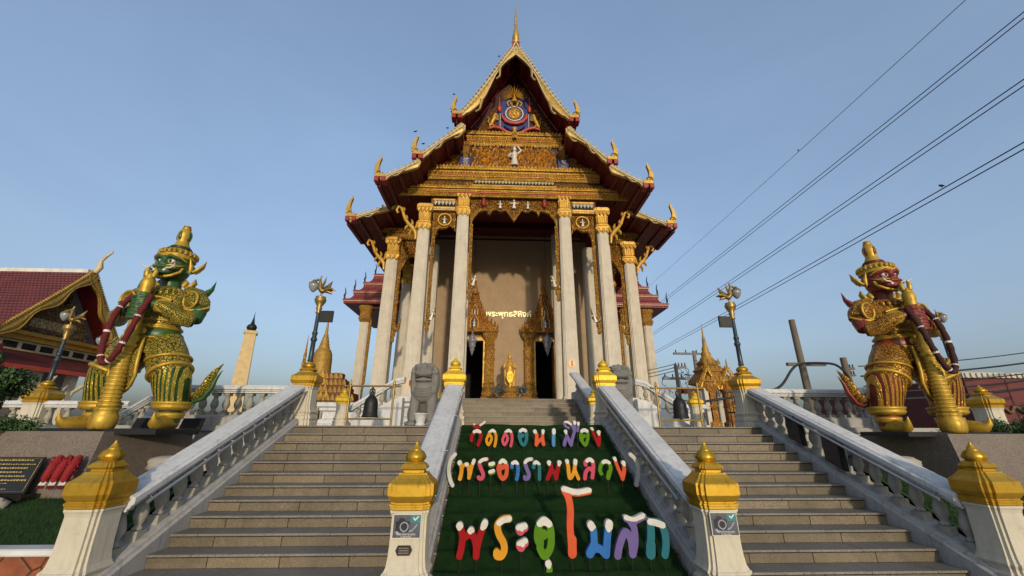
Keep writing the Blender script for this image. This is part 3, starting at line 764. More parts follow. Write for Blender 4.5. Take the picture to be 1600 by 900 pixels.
for s in (-1, 1):
    b.tube([(s*.74, y-.02, 20.0), (s*.72, y-.03, 19.7), (s*.5, y-.04, 19.4), (s*.2, y-.05, 19.28), (0, y-.05, 19.26)], [.05, .09, .11, .11, .11], 6, 3)
    b.tube([(s*2.0/1.3, y-.05, 18.82), (s*1.2, y-.05, 18.96), (s*.85, y-.07, 18.86), (s*.45, y-.09, 18.58), (s*.12, y-.1, 18.45), (0, y-.1, 18.45)], [.07, .09, .095, .095, .09, .08], 6, 3)
    b.tube([(s*.62, y, 19.12), (s*.4, y-.02, 18.92), (s*.12, y-.02, 18.75)], [.05, .09, .08], 6, 1)
    b.tube([(s*.36, y-.02, 20.55), (s*.44, y-.03, 20.8), (s*.30, y-.03, 21.0), (s*.22, y-.03, 20.85), (s*.28, y-.03, 20.7)], [.05, .05, .04, .03, .02], 6, 0)
    b.tube([(s*.15, y-.02, 20.55), (s*.17, y-.03, 20.8), (s*.06, y-.03, 21.0)], [.05, .05, .02], 6, 0)
    b.lathe([(.02, 0), (.10, .05), (.13, .3), (.06, .42), (.04, .6), (.015, 1.15)], (s*.92, y, 20.15), 8, 3)        # tasselled staffs
    b.tube([(s*.86, y, 18.85), (s*.86, y, 20.0)], .02, 5, 2)
    # rampant lion
    b.tube([(s*1.42, y-.03, 19.05), (s*1.34, y-.06, 19.3), (s*1.22, y-.08, 19.55), (s*1.20, y-.08, 19.75), (s*1.16, y-.08, 19.86), (s*1.02, y-.08, 19.82)], [.06, .13, .12, .11, .10, .04], 8, 0)
    for pts in ([(1.36, 19.2), (1.22, 19.05), (1.28, 18.92)], [(1.42, 19.2), (1.5, 19.02), (1.44, 18.9)], [(1.2, 19.55), (1.02, 19.5), (.95, 19.6)], [(1.2, 19.65), (1.05, 19.66), (.98, 19.78)], [(1.45, 19.15), (1.6, 19.3), (1.52, 19.55), (1.62, 19.7)]):
        b.tube([(s*x, y-.06, z) for x, z in pts], [.055, .045, .035, .03][:len(pts)], 6, 0)
b.lathe([(.02, 0), (.09, .06), (.16, .28), (.06, .34)], (0, y-.04, 18.62), 8, 0)
for i in range(17):   # rays and the pointed crown
    a = math.pi*(-.12+1.24*i/16); leaf(b, .12*math.cos(a), 21.35+.1*math.sin(a), a, .72+.12*math.sin(a), .045, .06, y-.03, 0, 0, 4)
b.lathe([(.2, 0), (.22, .06), (.16, .12), (.17, .18), (.11, .26), (.12, .31), (.07, .42), (.03, .7), (.004, 1.0)], (0, y-.03, 20.85), 10, 0)
part('emblem', b, [M['gilt'], M['blue'], M['whitefig'], M['redrib']], crest)
b = MB(); leaf(b, 0, 18.0, math.pi/2, .62, .24, .12, PY-.38, 0, 0); spiral(b, 0, 18.22, .14, 1, 0, 1.3, .03, .05, PY-.46); part('boss', b, M['gilt'], gable)
b = MB(); figure(b, .0, PY-.12, 16.2, 1.42, 0, 'hair'); part('deity_figure', b, M['silver'], gable)

# entablature between the columns ------------------------------------------
b = MB()
b.box(-2.4, 2.4, PY+.12, PY+.5, 14.42, 14.72); b.box(-2.42, 2.42, PY-.0, PY+.4, 14.66, 14.80)
beads(b, -2.35, 2.35, 14.58, .055, .17, PY+.10, 1)
teeth(b, -2.4, 2.4, 14.98, .15, .17, PY-.0, .06, 0); b.box(-2.4, 2.4, PY-.02, PY+.2, 14.98, 15.02)
for s in (-1, 1):
    x0, x1 = (3.3, 4.5) if s > 0 else (-4.5, -3.3)
    b.box(x0, x1, PY+.12, PY+.5, 13.40, 13.62); beads(b, x0, x1, 13.5, .05, .16, PY+.10, 1); b.box(x0, x1, PY+.12, PY+.4, 13.66, 13.94, 3); teeth(b, x0, x1, 13.95, .26, .2, PY+.08, .07, 1); b.box(x0, x1, PY+.0, PY+.4, 13.95, 14.05)  # dark box behind the side teeth stands in for their shadow
    b.box(x0-.15, x1+.15, PY+.20, PY+.55, 13.38, 14.42, 2)
part('entablature', b, [M['gilt'], M['silver'], M['ornate_s'], M['dark']], temple)

def sdf_plate(mb, fn, x0, x1, z0, z1, h, O, th, m=0, flip=1, axes=((1,0,0),(0,0,1))):
    """solid plate whose outline is the zero level of fn(X, Z) (marching squares); front face at O, back at O + th*normal"""
    nx = int((x1-x0)/h)+2; nz = int((z1-z0)/h)+2
    xs = x0+np.arange(nx)*h; zs = z0+np.arange(nz)*h; X, Z = np.meshgrid(xs, zs, indexing='ij'); F = fn(X, Z)
    vid = {}; vs = []; fs = []; edges = {}
    def vert(k, x, z):
        if k not in vid: vid[k] = len(vs); vs.append((x, z))
        return vid[k]
    def cross(i, j, i2, j2):
        k = ('e', min((i, j), (i2, j2)), max((i, j), (i2, j2)))
        a, b = F[i, j], F[i2, j2]; t = a/(a-b); return vert(k, xs[i]+(xs[i2]-xs[i])*t, zs[j]+(zs[j2]-zs[j])*t)
    for i in range(nx-1):
        for j in range(nz-1):
            c = [(i, j), (i+1, j), (i+1, j+1), (i, j+1)]; ins = [F[p] < 0 for p in c]
            if not any(ins): continue
            poly = []
            for q in range(4):
                p, r = c[q], c[(q+1) % 4]
                if ins[q]: poly.append(vert(p, xs[p[0]], zs[p[1]]))
                if ins[q] != ins[(q+1) % 4]: poly.append(cross(*p, *r))
            if len(poly) > 2:
                fs.append(poly)
    cnt = {}
    for f in fs:
        for a, b in zip(f, f[1:]+f[:1]): cnt[(a, b)] = cnt.get((a, b), 0)+1
    O = Vector(O); U = Vector(axes[0]); V = Vector(axes[1]); W = V.cross(U)*1.0
    n = len(vs); A = [tuple(O+U*x+V*z) for x, z in vs]; B = [tuple(O+U*x+V*z+W*th) for x, z in vs]
    side = [[a, b, n+b, n+a] for (a, b) in cnt if (b, a) not in cnt]
    mb.add(A+B, fs+[[n+q for q in f[::-1]] for f in fs]+side, m)
def strokes(L):
    """signed distance to a set of thick polylines: L = [(points, width), ...]"""
    def fn(X, Z):
        F = np.full(X.shape, 1e9)
        for pts, wd in L:
            if len(pts) == 1: pts = [pts[0], (pts[0][0]+1e-4, pts[0][1])]
            q = pts if len(pts) < 3 else smooth(pts, 4)
            for (ax, az), (bx, bz) in zip(q, q[1:]):
                dx, dz = bx-ax, bz-az; t = np.clip(((X-ax)*dx+(Z-az)*dz)/(dx*dx+dz*dz+1e-12), 0, 1)
                F = np.minimum(F, np.hypot(X-ax-t*dx, Z-az-t*dz)-wd/2)
        return F
    return fn
def lace(x0, x1, ztop, low, y, mat, medal=None, kr=.26, seed=1):
    """carved panel hanging between two columns; low = lower outline (x, z)"""
    xs = [p[0] for p in low]; zs = [p[1] for p in low]
    b = MB(); n = 60; P = []
    for i in range(n+1):
        x = x0+(x1-x0)*i/n; P.append((x, float(np.interp(x, xs, zs))))
    for a, c in zip(P, P[1:]):
        b.add([(a[0], y, a[1]), (c[0], y, c[1]), (c[0], y, ztop), (a[0], y, ztop), (a[0], y+.2, a[1]), (c[0], y+.2, c[1])], [[0, 1, 2, 3], [0, 4, 5, 1]])
    b.tube([(p[0], y-.02, p[1]) for p in P], .04, 5)
    kranok(b, lambda x, z: z > np.interp(x, xs, zs)+.10 and x0 < x < x1, x0, x1, min(zs), ztop, kr, y, d=.08, seed=seed, cx=(x0+x1)/2)
    return b
low = [(-2.44, 12.3), (-2.40, 12.55), (-2.32, 12.95), (-2.12, 13.22), (-1.98, 13.42), (-1.75, 13.50), (-1.55, 13.56), (-1.46, 13.52), (-1.37, 13.18), (-1.28, 13.54), (-1.0, 13.62), (-.82, 13.48), (-.6, 13.5), (-.48, 13.6), (-.40, 13.52), (-.2, 13.2), (0, 12.86), (.2, 13.2), (.40, 13.52), (.48, 13.6), (.6, 13.5), (.82, 13.48), (1.0, 13.62), (1.28, 13.54), (1.37, 13.18), (1.46, 13.52), (1.55, 13.56), (1.75, 13.50), (1.98, 13.42), (2.12, 13.22), (2.32, 12.95), (2.40, 12.55), (2.44, 12.3)]
b = lace(-2.44, 2.44, 14.42, low, 19.95, None, kr=.30, seed=8)
arch = part('arch_panel', b, M['ornate_s'], temple)
b = MB()
for x, h in ((0, .62), (-.78, .5), (.78, .5)): figure(b, x, 19.90, 13.62, h, 0, 'out' if x == 0 else 'praise')
part('deity_figure', b, M['whitefig'], arch)
b = MB()
for s in (-1, 1): b.lathe([(.08, 0), (.14, .1), (.16, .25), (.11, .4), (.15, .5), (.1, .52)], (s*1.72, 19.88, 13.72), 10)
part('red_jar', b, M['redp'], arch)
def strip(x, y, ztop, zbot, tail, s, w=.10):
    """narrow carved strip running down the inner edge of a column, ending in a naga curl and a bracket"""
    b = MB(); b.box(x-w, x+w, y, y+.12, zbot, ztop)
    n = int((ztop-zbot)/.30)
    for i in range(n):
        z = zbot+.1+i*(ztop-zbot-.1)/n
        leaf(b, x-w*.7*s, z, math.pi/2-.5*s, .34, .055, .06, y, .9*s); leaf(b, x+w*.7*s, z+.1, math.pi/2+.4*s, .26, .045, .06, y, -.7*s)
    q = tail
    b.tube([(x, y-.02, zbot+.1), (x+s*.06, y-.04, zbot-.2*q), (x+s*.18, y-.06, zbot-.42*q), (x+s*.30, y-.06, zbot-.25*q), (x+s*.34, y-.04, zbot+.05*q), (x+s*.42, y-.03, zbot+.35*q)], [.10, .12, .13, .10, .06, .01], 7)
    b.lathe([(.02, -.5), (.09, -.44), (.11, -.28), (.07, -.24), (.14, -.08), (.15, .06), (.08, .12), (.12, .22), (.05, .3)], (x+s*.02, y, zbot-.62*q), 8)
    spiral(b, x+s*.10, zbot-.30*q, .2, s, 0, 1.3, .04, .06, y-.1)
    o = part('carved_strip', b, M['ornate_s'], temple)
    return o
for s in (-1, 1):
    o = strip(s*2.36, 19.9, 12.6, 9.3, 1.0, -s, .085)
    f = MB(); figure(f, s*2.16, 19.80, 8.95, .62, 0, 'praise', -.25*s); part('deity_figure', f, M['silver'], o)
    o = strip(s*4.42, 20.0, 12.4, 7.6, 1.0, -s, .085)
    f = MB(); figure(f, s*4.22, 19.9, 7.1, .62, 0, 'praise', -.25*s); part('deity_figure', f, M['silver'], o)
    strip(s*6.78, 22.7, 11.6, 7.6, 1.0, -s, .085)
    low2 = [(3.25, 12.2), (3.30, 12.55), (3.40, 12.42), (3.55, 12.6), (3.75, 12.42), (3.95, 12.38), (4.15, 12.40), (4.25, 12.30), (4.33, 12.0), (4.42, 11.75), (4.52, 11.4)]
    if s < 0: low2 = [(-x, z) for x, z in low2[::-1]]
    b = lace(low2[0][0], low2[-1][0], 13.42, low2, 20.05, None, kr=.27, seed=9); o = part('arch_panel', b, M['ornate_s'], temple)
    q = MB(); q.tube([(s*3.86+.36*math.cos(a), 19.99, 12.90+.36*math.sin(a)) for a in np.linspace(0, 6.28, 20)], .05, 6); figure(q, s*3.86, 19.98, 12.62, .5, 1, 'praise')
    part('medallion', q, [M['gilt'], M['whitefig']], o)
    low3 = [(5.6, 10.4), (5.75, 11.2), (6.0, 11.9), (6.35, 11.75), (6.55, 11.3), (6.80, 10.8)]
    if s < 0: low3 = [(-x, z) for x, z in low3[::-1]]
    b = lace(low3[0][0], low3[-1][0], 12.85, low3, 22.75, None, kr=.28, seed=10); part('arch_panel', b, M['ornate_s'], temple)
    # beam over the aisle columns and its cornice
    b = MB(); b.box(min(s*5.4, s*7.7), max(s*5.4, s*7.7), 22.55, 22.9, 12.95, 13.5); teeth(b, min(s*5.4, s*8), max(s*5.4, s*8), 13.0, .18, .17, 22.53, .05); teeth(b, min(s*5.4, s*8.2), max(s*5.4, s*8.2), 13.3, .2, .2, 22.50, .05, 0, True); b.box(min(s*5.4, s*8.3), max(s*5.4, s*8.3), 22.45, 22.8, 13.42, 13.6)
    b.box(min(s*7.05, s*7.45), max(s*7.05, s*7.45), 22.9, 50, 12.9, 13.5)
    part('aisle_beam', b, M['ornate_s'], temple)
    # eave brackets
    for (x0, z0, x1, z1, y) in ((5.32, 11.75, 6.42, 13.55, 19.75), (7.62, 11.0, 8.70, 12.75, 22.4)):
        b = MB(); dx, dz = x1-x0, z1-z0
        path = [(0, -.12), (.04, .12), (.22, .28), (.42, .40), (.60, .56), (.72, .76), (.82, .92), (.98, .98), (1.06, .86), (1.0, .76), (.92, .80)]
        b.tube([(s*(x0+u*dx), y, z0+v*dz) for u, v in path], [.05, .10, .13, .10, .09, .085, .085, .09, .075, .055, .03], 8)
        for u, v, a, L in ((.1, .2, 2.2, .5), (.25, .32, 1.9, .42), (.35, .35, -.5, .4), (.55, .5, 2.0, .35), (.2, .2, -.9, .45), (.75, .8, 2.2, .3)):
            ang = a if s > 0 else math.pi-a
            leaf(b, s*(x0+u*dx), z0+v*dz, ang, L, .08, .06, y-.06, curl=-.9*s); leaf(b, s*(x0+u*dx), z0+v*dz, ang, L, .08, -.06, y+.06, curl=-.9*s)
        part('eave_bracket', b, M['gilt'], temple)

# doorways ------------------------------------------------------------------
for s in (-1, 1):
    xc = s*2.35; y = WY
    b = MB(); b.box(xc-.73, xc-.62, y-.05, y+.3, 3.56, 7.65); b.box(xc+.62, xc+.73, y-.05, y+.3, 3.56, 7.65); b.box(xc-.62, xc+.62, y-.05, y+.3, 7.45, 7.65)
    door = part('doorway', b, M['gilt'], temple)
    for q in (-1, 1):
        p = MB(); x = xc+q*1.06
        p.prof(RED, [(.42, 0), (.42, .22), (.34, .30), (.38, .42), (.36, .56), (.28, .70), (.33, .84), (.26, .98), (.235, 1.1), (.235, 2.6), (.27, 2.66), (.24, 2.74), (.24, 3.2), (.27, 3.26), (.23, 3.36), (.24, 3.9), (.34, 4.1), (.40, 4.3), (.40, 4.42)], (x, y-.1, 3.56)); p.xf(lambda X_, Y_, Z_: (x+(X_-x)*1.28, y-.1+(Y_-y+.1)*1.2, Z_))
        for zz in (3.95, 4.3, 4.62): teeth(p, x-.36, x+.36, zz, .2, .17, y-.1-.40, .05, 0, True)
        for zz in (7.25, 7.6): teeth(p, x-.3, x+.3, zz, .25, .15, y-.1-.34, .05, 0)
        o = part('door_pilaster', p, M['ornate_s'], door)
        e = MB(); e.box(x-.24, x+.24, y-.355, y-.33, 6.12, 6.2); e.box(x-.24, x+.24, y-.355, y-.33, 6.86, 6.92); part('white_band', e, M['whitefig'], o) if False else None
    c = MB()
    tiers = [(1.58, 7.98), (1.40, 8.22), (1.15, 8.46), (.90, 8.72), (.71, 9.0), (.56, 9.28), (.44, 9.58), (.34, 9.90), (.26, 10.22), (.20, 10.52)]
    pr = []
    for (h, z) in tiers: pr += [(h*.93, z-.02), (h, z+.05), (h*1.02, z+.12), (h*.90, z+.17), (h*.86, z+.28)]
    c.loft([[(xc-h, y-.62*h/1.5-.05, z), (xc+h, y-.62*h/1.5-.05, z), (xc+h, y+.03, z), (xc-h, y+.03, z)] for h, z in pr])
    for i, (h, z) in enumerate(tiers):
        yy = y-.62*h/1.5-.08
        teeth(c, xc-h, xc+h, z+.10, .19, .17, yy, .06, 0, True); teeth(c, xc-h*.98, xc+h*.98, z+.02, .12, .13, yy, .05)
        for q in (-1, 1):
            leaf(c, xc+q*h*.98, z+.1, math.pi/2-q*.1, .40 if i < 7 else .25, .07, .09, yy, q*.4); leaf(c, xc+q*h*.55, z+.12, math.pi/2, .42, .07, .08, yy)
    c.lathe([(.26, 0), (.20, .12), (.23, .18), (.15, .3), (.17, .36), (.10, .5), (.11, .56), (.065, .75), (.05, 1.2), (.02, 2.0), (.004, 2.5)], (xc, y-.12, 10.65), 10)
    crown = part('door_crown', c, ornate('dark_carved_gilt', (.60, .30, .05), (.16, .025, .012), 11, bump=.8), door)
    for (z, h) in ((8.25, .85), (9.2, .62)):
        n = MB(); yy = y-.62*(1.36 if z < 9 else .56)/1.5-.2
        n.tube([(xc-.30*h, yy, z-.1), (xc-.30*h, yy, z+.45*h), (xc, yy, z+1.0*h), (xc+.30*h, yy, z+.45*h), (xc+.30*h, yy, z-.1)], .045, 6, 0); n.plate([(-.28*h, -.1), (.28*h, -.1), (.28*h, .45*h), (0, .95*h), (-.28*h, .45*h)], (xc, yy+.04, z), (1,0,0), (0,0,1), .05, 1)
        figure(n, xc, yy+.02, z-.02, .62*h, 2, 'praise'); part('niche', n, [M['gilt'], M['maroon'], M['silver']], crown)
    # half-open leaf seen edge-on inside the opening
    d = MB(); d.box(xc+s*.60-.03, xc+s*.60+.03, y+.32, y+1.0, 3.58, 7.4); part('door_leaf', d, M['ornate'], door)

# lettering on the wall, number disc on a column -------------------------------
def text_part(s, size, loc, rot, mat, name, parent, ext=.02, align='CENTER', label=None, off=0.):
    cu = bpy.data.curves.new(name, 'FONT'); cu.body = s; cu.size = size; cu.extrude = ext; cu.align_x = align; cu.align_y = 'CENTER'; cu.offset = off
    o = bpy.data.objects.new(name, cu); COL.objects.link(o)
    dg = bpy.context.evaluated_depsgraph_get(); me = bpy.data.meshes.new_from_object(o.evaluated_get(dg)); bpy.data.objects.remove(o); bpy.data.curves.remove(cu)
    me.materials.clear(); me.materials.append(mat)
    o = bpy.data.objects.new(name, me); COL.objects.link(o); o.parent = parent; o.rotation_euler = rot
    off_ = Vector(parent.location) if (parent.parent is None and parent.type == 'EMPTY') else Vector((0,0,0))
    o.location = Vector(loc)-off_
    if label: o['label'] = label
    return o
M['letter'] = plain('pale_gold_letter', (.80, .76, .40), .4, .1)
text_part('พระพุทธสิหิงค์', .55, (-.06, WY-.035, 9.30), (R(90), 0, 0), M['letter'], 'wall_lettering', temple, .025, off=.012)
for x in (2.83, -2.83, -4.97):
    q = MB(); n = 24; yy = 19.61 if abs(x) < 3 else 19.76; zz = 4.93 if abs(x) < 3 else 3.95
    if x == -2.83: continue
    q.loft([[(x+.19*math.cos(2*math.pi*i/n), y_, zz+.19*math.sin(2*math.pi*i/n)) for i in range(n)] for y_ in (yy-.02, yy+.05)])
    d = part('number_disc', q, plain('disc_cream', (.62, .38, .18), .5), temple)
    text_part('1', .36, (x, yy-.03, zz), (R(90), 0, 0), M['redp'], 'numeral', d, .006, off=.01)
# ------------------------------------------------------------------ guardian statues
def armour(name, skin, gold=(.43, .285, .04), sc_=10.0, stripes=False):
    t = NT(name)
    if stripes:
        sp = t.n('ShaderNodeSeparateXYZ'); t.l(t.tc.outputs['Object'], sp.inputs[0])
        ang = t.math('ARCTAN2', sp.outputs[1], t.math('ABSOLUTE', sp.outputs[0]))
        wv = t.n('ShaderNodeTexWave', bands_direction='X'); wv.inputs['Scale'].default_value = 4.2; wv.inputs['Distortion'].default_value = .5; wv.inputs['Detail Scale'].default_value = 6
        t.l(t.map((1.0, .8, .08)), wv.inputs[0])
        v = t.vor(16, 'DISTANCE_TO_EDGE')
        h = t.math('MULTIPLY', t.ramp(wv.outputs['Fac'], [(.30, (0,)*3), (.48, (1,)*3)]), t.ramp(v, [(0, (.5,)*3), (.12, (1,)*3)]))
    else:
        v = t.vor(sc_, 'DISTANCE_TO_EDGE'); v2 = t.vor(sc_*2.2, 'DISTANCE_TO_EDGE')
        h = t.math('MULTIPLY', t.ramp(v, [(.02, (0,)*3), (.11, (1,)*3)]), t.ramp(v2, [(0, (.55,)*3), (.1, (1,)*3)]))
    tone = t.ramp(t.noise(3, 6, .65), [(.3, sc(gold, .62)), (.7, sc(gold, 1.2))])
    ground = t.ramp(t.noise(2.2, 4), [(.35, sc(skin, .5)), (.65, sc(skin, 1.2))])
    col = t.mix(t.ramp(h, [(.2, (0,)*3), (.5, (1,)*3)]), ground, tone)
    wear = t.noise(1.7, 6, .7)
    col = t.mix(t.ramp(wear, [(.50, (0,)*3), (.72, (.55,)*3)]), col, ground)
    t.bump(h, .8, .03)
    return t.done(col, .4, .45)
def remesh(mb, vox, name, mat, it=6):
    me = mb.mesh('tmp', mat); o = bpy.data.objects.new('tmp', me); COL.objects.link(o)
    m = o.modifiers.new('r', 'REMESH'); m.mode = 'VOXEL'; m.voxel_size = vox; m.use_smooth_shade = True
    s = o.modifiers.new('s', 'SMOOTH'); s.factor = .5; s.iterations = it
    dg = bpy.context.evaluated_depsgraph_get(); dg.update()
    out = bpy.data.meshes.new_from_object(o.evaluated_get(dg)); out.name = name
    bpy.data.objects.remove(o)
    out.materials.clear(); out.materials.append(mat)
    out.polygons.foreach_set('use_smooth', [True]*len(out.polygons))
    return out
def ell(mb, c, r, n=12, k=8):
    rings = []
    for i in range(k+1):
        a = -math.pi/2+math.pi*i/k; q = max(.02, math.cos(a)); rings.append([(c[0]+r[0]*q*math.cos(2*math.pi*j/n), c[1]+r[1]*q*math.sin(2*math.pi*j/n), c[2]+r[2]*math.sin(a)) for j in range(n)])
    mb.loft(rings, 0, True)
def ering(mb, L, m=0, n=20, sm=True):
    """elliptical loft: (cx, cy, z, rx, ry)"""
    mb.loft([[(cx+rx*math.cos(2*math.pi*j/n), cy+ry*math.sin(2*math.pi*j/n), z) for j in range(n)] for cx, cy, z, rx, ry in L], m, sm)
def guardian(label, loc, rz, skin, flip):
    G = thing('guardian_statue', label, 'statue', loc, 'giant guardian statues', rz)
    ZA = (-1, 3.0, 3.10, 3.5, 3.66, 3.93, 4.03, 4.455); ZB = (-1, 2.96, 3.10, 3.45, 3.59, 3.84, 3.92, 4.47)
    F = lambda x, y, z: ((-x if flip else x), y, float(np.interp(z, ZA, ZB)))
    tone = 'red' if flip else 'green'; gold_ = (.46, .25, .03) if flip else (.42, .30, .04)
    ms = NT(tone+'_skin_paint'); c_ = ms.ramp(ms.noise(3, 5, .6), [(.3, sc(skin, .55)), (.7, sc(skin, 1.35))]); ms.bump(ms.noise(20, 3), .15, .01); mskin = ms.done(c_, .38)
    marm = armour(tone+'_scale_armour', skin, gold_, 15); mfine = armour(tone+'_fine_armour', skin, gold_, 22); mstr = armour(tone+'_striped_legging', skin, gold_, stripes=True)
    gld = M['gilt_statue']
    def P(name, b, mat, par=G, label=None):
        b.xf(F); o = part(name, b, mat, par, True)
        if label: o['label'] = label
        return o
    # body: one continuous skin
    b = MB()
    for s in (-1, 1):
        b.tube([(s*.20, .02, 1.85), (s*.36, -.02, 1.5), (s*.58, -.10, 1.14), (s*.67, -.04, .8), (s*.70, .03, .45), (s*.70, .05, .12)], [.30, .32, .28, .25, .21, .19], 12)
        b.tube([(s*.46, 0, 2.78), (s*.64, .02, 2.66), (s*.76, -.04, 2.42), (s*.79, -.14, 2.22)], [.20, .20, .17, .155], 12)
        b.tube([(s*.79, -.12, 2.22), (s*.60, -.34, 2.24), (s*.36, -.50, 2.28 if s < 0 else 2.43), (s*.20, -.56, 2.28 if s < 0 else 2.46)], [.155, .145, .115, .10], 12)
        zc = 2.26 if s < 0 else 2.49
        ell(b, (s*.13, -.56, zc), (.05, .09, .125))
        for i in range(4):
            zz = zc-.112+.075*i; rr = .150
            b.tube([(s*rr*math.cos(a), -.585-rr*math.sin(a)*1.02, zz-.012*k) for k, a in enumerate((.0, .7, 1.4, 2.1, 2.7))], [.031, .031, .030, .029, .024], 8)
        b.tube([(s*.14, -.52, zc+.08), (s*.11, -.66, zc+.155), (s*.02, -.73, zc+.16)], [.045, .04, .03], 8)
    ering(b, [(0, 0, 1.6, .40, .31), (0, 0, 1.85, .40, .31), (0, 0, 2.05, .37, .28), (0, 0, 2.3, .40, .30), (0, -.01, 2.6, .48, .33), (0, 0, 2.82, .46, .28), (0, 0, 2.93, .24, .21), (0, 0, 3.0, .195, .19), (0, -.02, 3.16, .19, .19)])
    ering(b, [(0, -.05, 3.10, .17, .16), (0, -.07, 3.16, .25, .24), (0, -.07, 3.28, .305, .29), (0, -.06, 3.45, .33, .31), (0, -.04, 3.62, .325, .31), (0, -.02, 3.76, .29, .29)])
    ell(b, (0, -.33, 3.26), (.20, .12, .125)); ell(b, (0, -.40, 3.43), (.085, .075, .065)); ell(b, (.06, -.385, 3.405), (.05, .05, .04)); ell(b, (-.06, -.385, 3.405), (.05, .05, .04))
    b.tube([(0, -.33, 3.62), (0, -.37, 3.52), (0, -.41, 3.44)], [.05, .05, .06], 8)
    for s in (-1, 1):
        ell(b, (s*.20, -.28, 3.34), (.09, .08, .08)); b.tube([(0, -.36, 3.60), (s*.12, -.37, 3.65), (s*.25, -.28, 3.60), (s*.30, -.2, 3.52)], [.045, .05, .045, .02], 8)
        b.tube([(s*.33, -.05, 3.30), (s*.38, .0, 3.42), (s*.36, 0, 3.52)], [.04, .06, .035], 8)
    b.tube([(-.19, -.36, 3.31), (-.1, -.44, 3.335), (0, -.455, 3.33), (.1, -.44, 3.335), (.19, -.36, 3.31)], .036, 8)
    b.tube([(-.17, -.35, 3.215), (-.1, -.42, 3.19), (0, -.435, 3.185), (.1, -.42, 3.19), (.17, -.35, 3.215)], .034, 8)
    b.xf(F); body = link('body', remesh(b, .017, 'body', mskin, 1), G, True)
    e = MB()
    for s in (-1, 1): ell(e, (s*.135, -.335, 3.515), (.075, .045, .055))
    eye = P('eyes', e, M['whitefig'], body)
    e = MB()
    for s in (-1, 1): ell(e, (s*.135, -.372, 3.515), (.034, .014, .036))
    P('pupils', e, M['black'], eye)
    e = MB(); e.box(-.13, .13, -.435, -.40, 3.225, 3.295)
    P('teeth', e, M['whitefig'], body)
    for s in (-1, 1):
        e = MB(); e.tube([(s*.13, -.42, 3.30), (s*.24, -.44, 3.30), (s*.32, -.46, 3.34), (s*.34, -.48, 3.42)], [.024, .024, .018, .004], 7); P('tusk', e, M['whitefig'], body)
    e = MB()
    for s in (-1, 1):
        e.tube([(s*.02, -.37, 3.66), (s*.13, -.40, 3.70), (s*.26, -.31, 3.65), (s*.33, -.18, 3.56)], [.02, .03, .03, .015], 7)
        e.tube([(s*.30, -.20, 3.38), (s*.29, -.24, 3.26), (s*.20, -.33, 3.14), (0, -.36, 3.09)], [.03, .035, .035, .035], 7)
        e.tube([(s*.06, -.40, 3.38), (s*.17, -.37, 3.40), (s*.26, -.28, 3.40), (s*.31, -.18, 3.46)], [.015, .028, .028, .01], 7)
        spiral(e, s*.21, 3.32, .06, s, 0, 1.2, .014, .03, -.36)
    P('face_trim', e, gld, body)
    # crown
    e = MB()
    e.lathe([(.325, 3.655), (.345, 3.67), (.345, 3.70), (.33, 3.71), (.335, 3.74), (.335, 3.765), (.315, 3.78), (.30, 3.82), (.25, 3.88), (.21, 3.92), (.205, 3.935)], (0, -.03, 0), 22)
    for i in range(22):
        a = 2*math.pi*i/22; e.tube([(.345*math.cos(a), -.03+.345*math.sin(a), 3.76), (.34*math.cos(a), -.03+.34*math.sin(a), 3.84), (.30*math.cos(a), -.03+.30*math.sin(a), 3.90)], [.035, .03, .004], 5)
    crown = P('crown', e, gld)
    e = MB()
    e.lathe([(.19, 3.93), (.225, 3.945), (.23, 3.965), (.20, 3.98), (.18, 3.99), (.20, 4.005), (.20, 4.02), (.16, 4.035)], (0, -.03, 0), 20); P('crown_ring', e, plain(tone+'_ring', sc(skin, .7), .4), crown)
    e = MB()
    e.lathe([(.165, 4.03), (.15, 4.06), (.125, 4.10), (.11, 4.14), (.135, 4.22), (.14, 4.27), (.12, 4.33), (.085, 4.375), (.075, 4.385), (.09, 4.395), (.085, 4.41), (.05, 4.42), (.055, 4.432), (.075, 4.44), (.07, 4.452), (.01, 4.455)], (0, -.03, 0), 16, fl=.05); sp = P('crown_spire', e, gld, crown)
    e = MB()
    for a in (-1.57, -.2, 3.34, 1.57): ell(e, (.112*math.cos(a), -.03+.112*math.sin(a), 4.24), (.045, .045, .085))
    P('inlay', e, mskin, sp)
    for s in (-1, 1):
        e = MB()
        e.tube([(s*.34, .0, 3.34), (s*.44, .05, 3.42), (s*.52, .08, 3.55), (s*.56, .10, 3.72)], [.05, .11, .085, .006], 8, fx=.45, fy=1.1); e.tube([(s*.35, -.04, 3.30), (s*.36, -.06, 3.5), (s*.34, -.1, 3.68)], [.03, .045, .01], 7)
        e.tube([(s*.40, .05, 3.36), (s*.47, .05, 3.40), (s*.50, .05, 3.37)], [.04, .03, .004], 6)
        P('ear_ornament', e, gld)
        e = MB()
        e.tube([(s*.30, .02, 2.98), (s*.40, .05, 3.02), (s*.46, .06, 3.10), (s*.45, .06, 3.22)], [.05, .09, .08, .005], 8, fx=.5); e.tube([(s*.26, .0, 3.02), (s*.30, .02, 3.10), (s*.27, .02, 3.17)], [.05, .06, .01], 7)
        P('neck_flame', e, gld)
        e = MB(); e.tube([(s*.60, .10, 2.82), (s*.72, .14, 2.92), (s*.80, .16, 3.02), (s*.84, .17, 3.20)], [.14, .11, .06, .004], 9, fx=.6); P('shoulder_spike', e, mskin)
        e = MB(); e.tube([(s*.40, 0, 2.84), (s*.56, .02, 2.78), (s*.70, .0, 2.62), (s*.76, -.03, 2.50)], [.20, .235, .225, .20], 14); sh = P('shoulder_guard', e, marm)
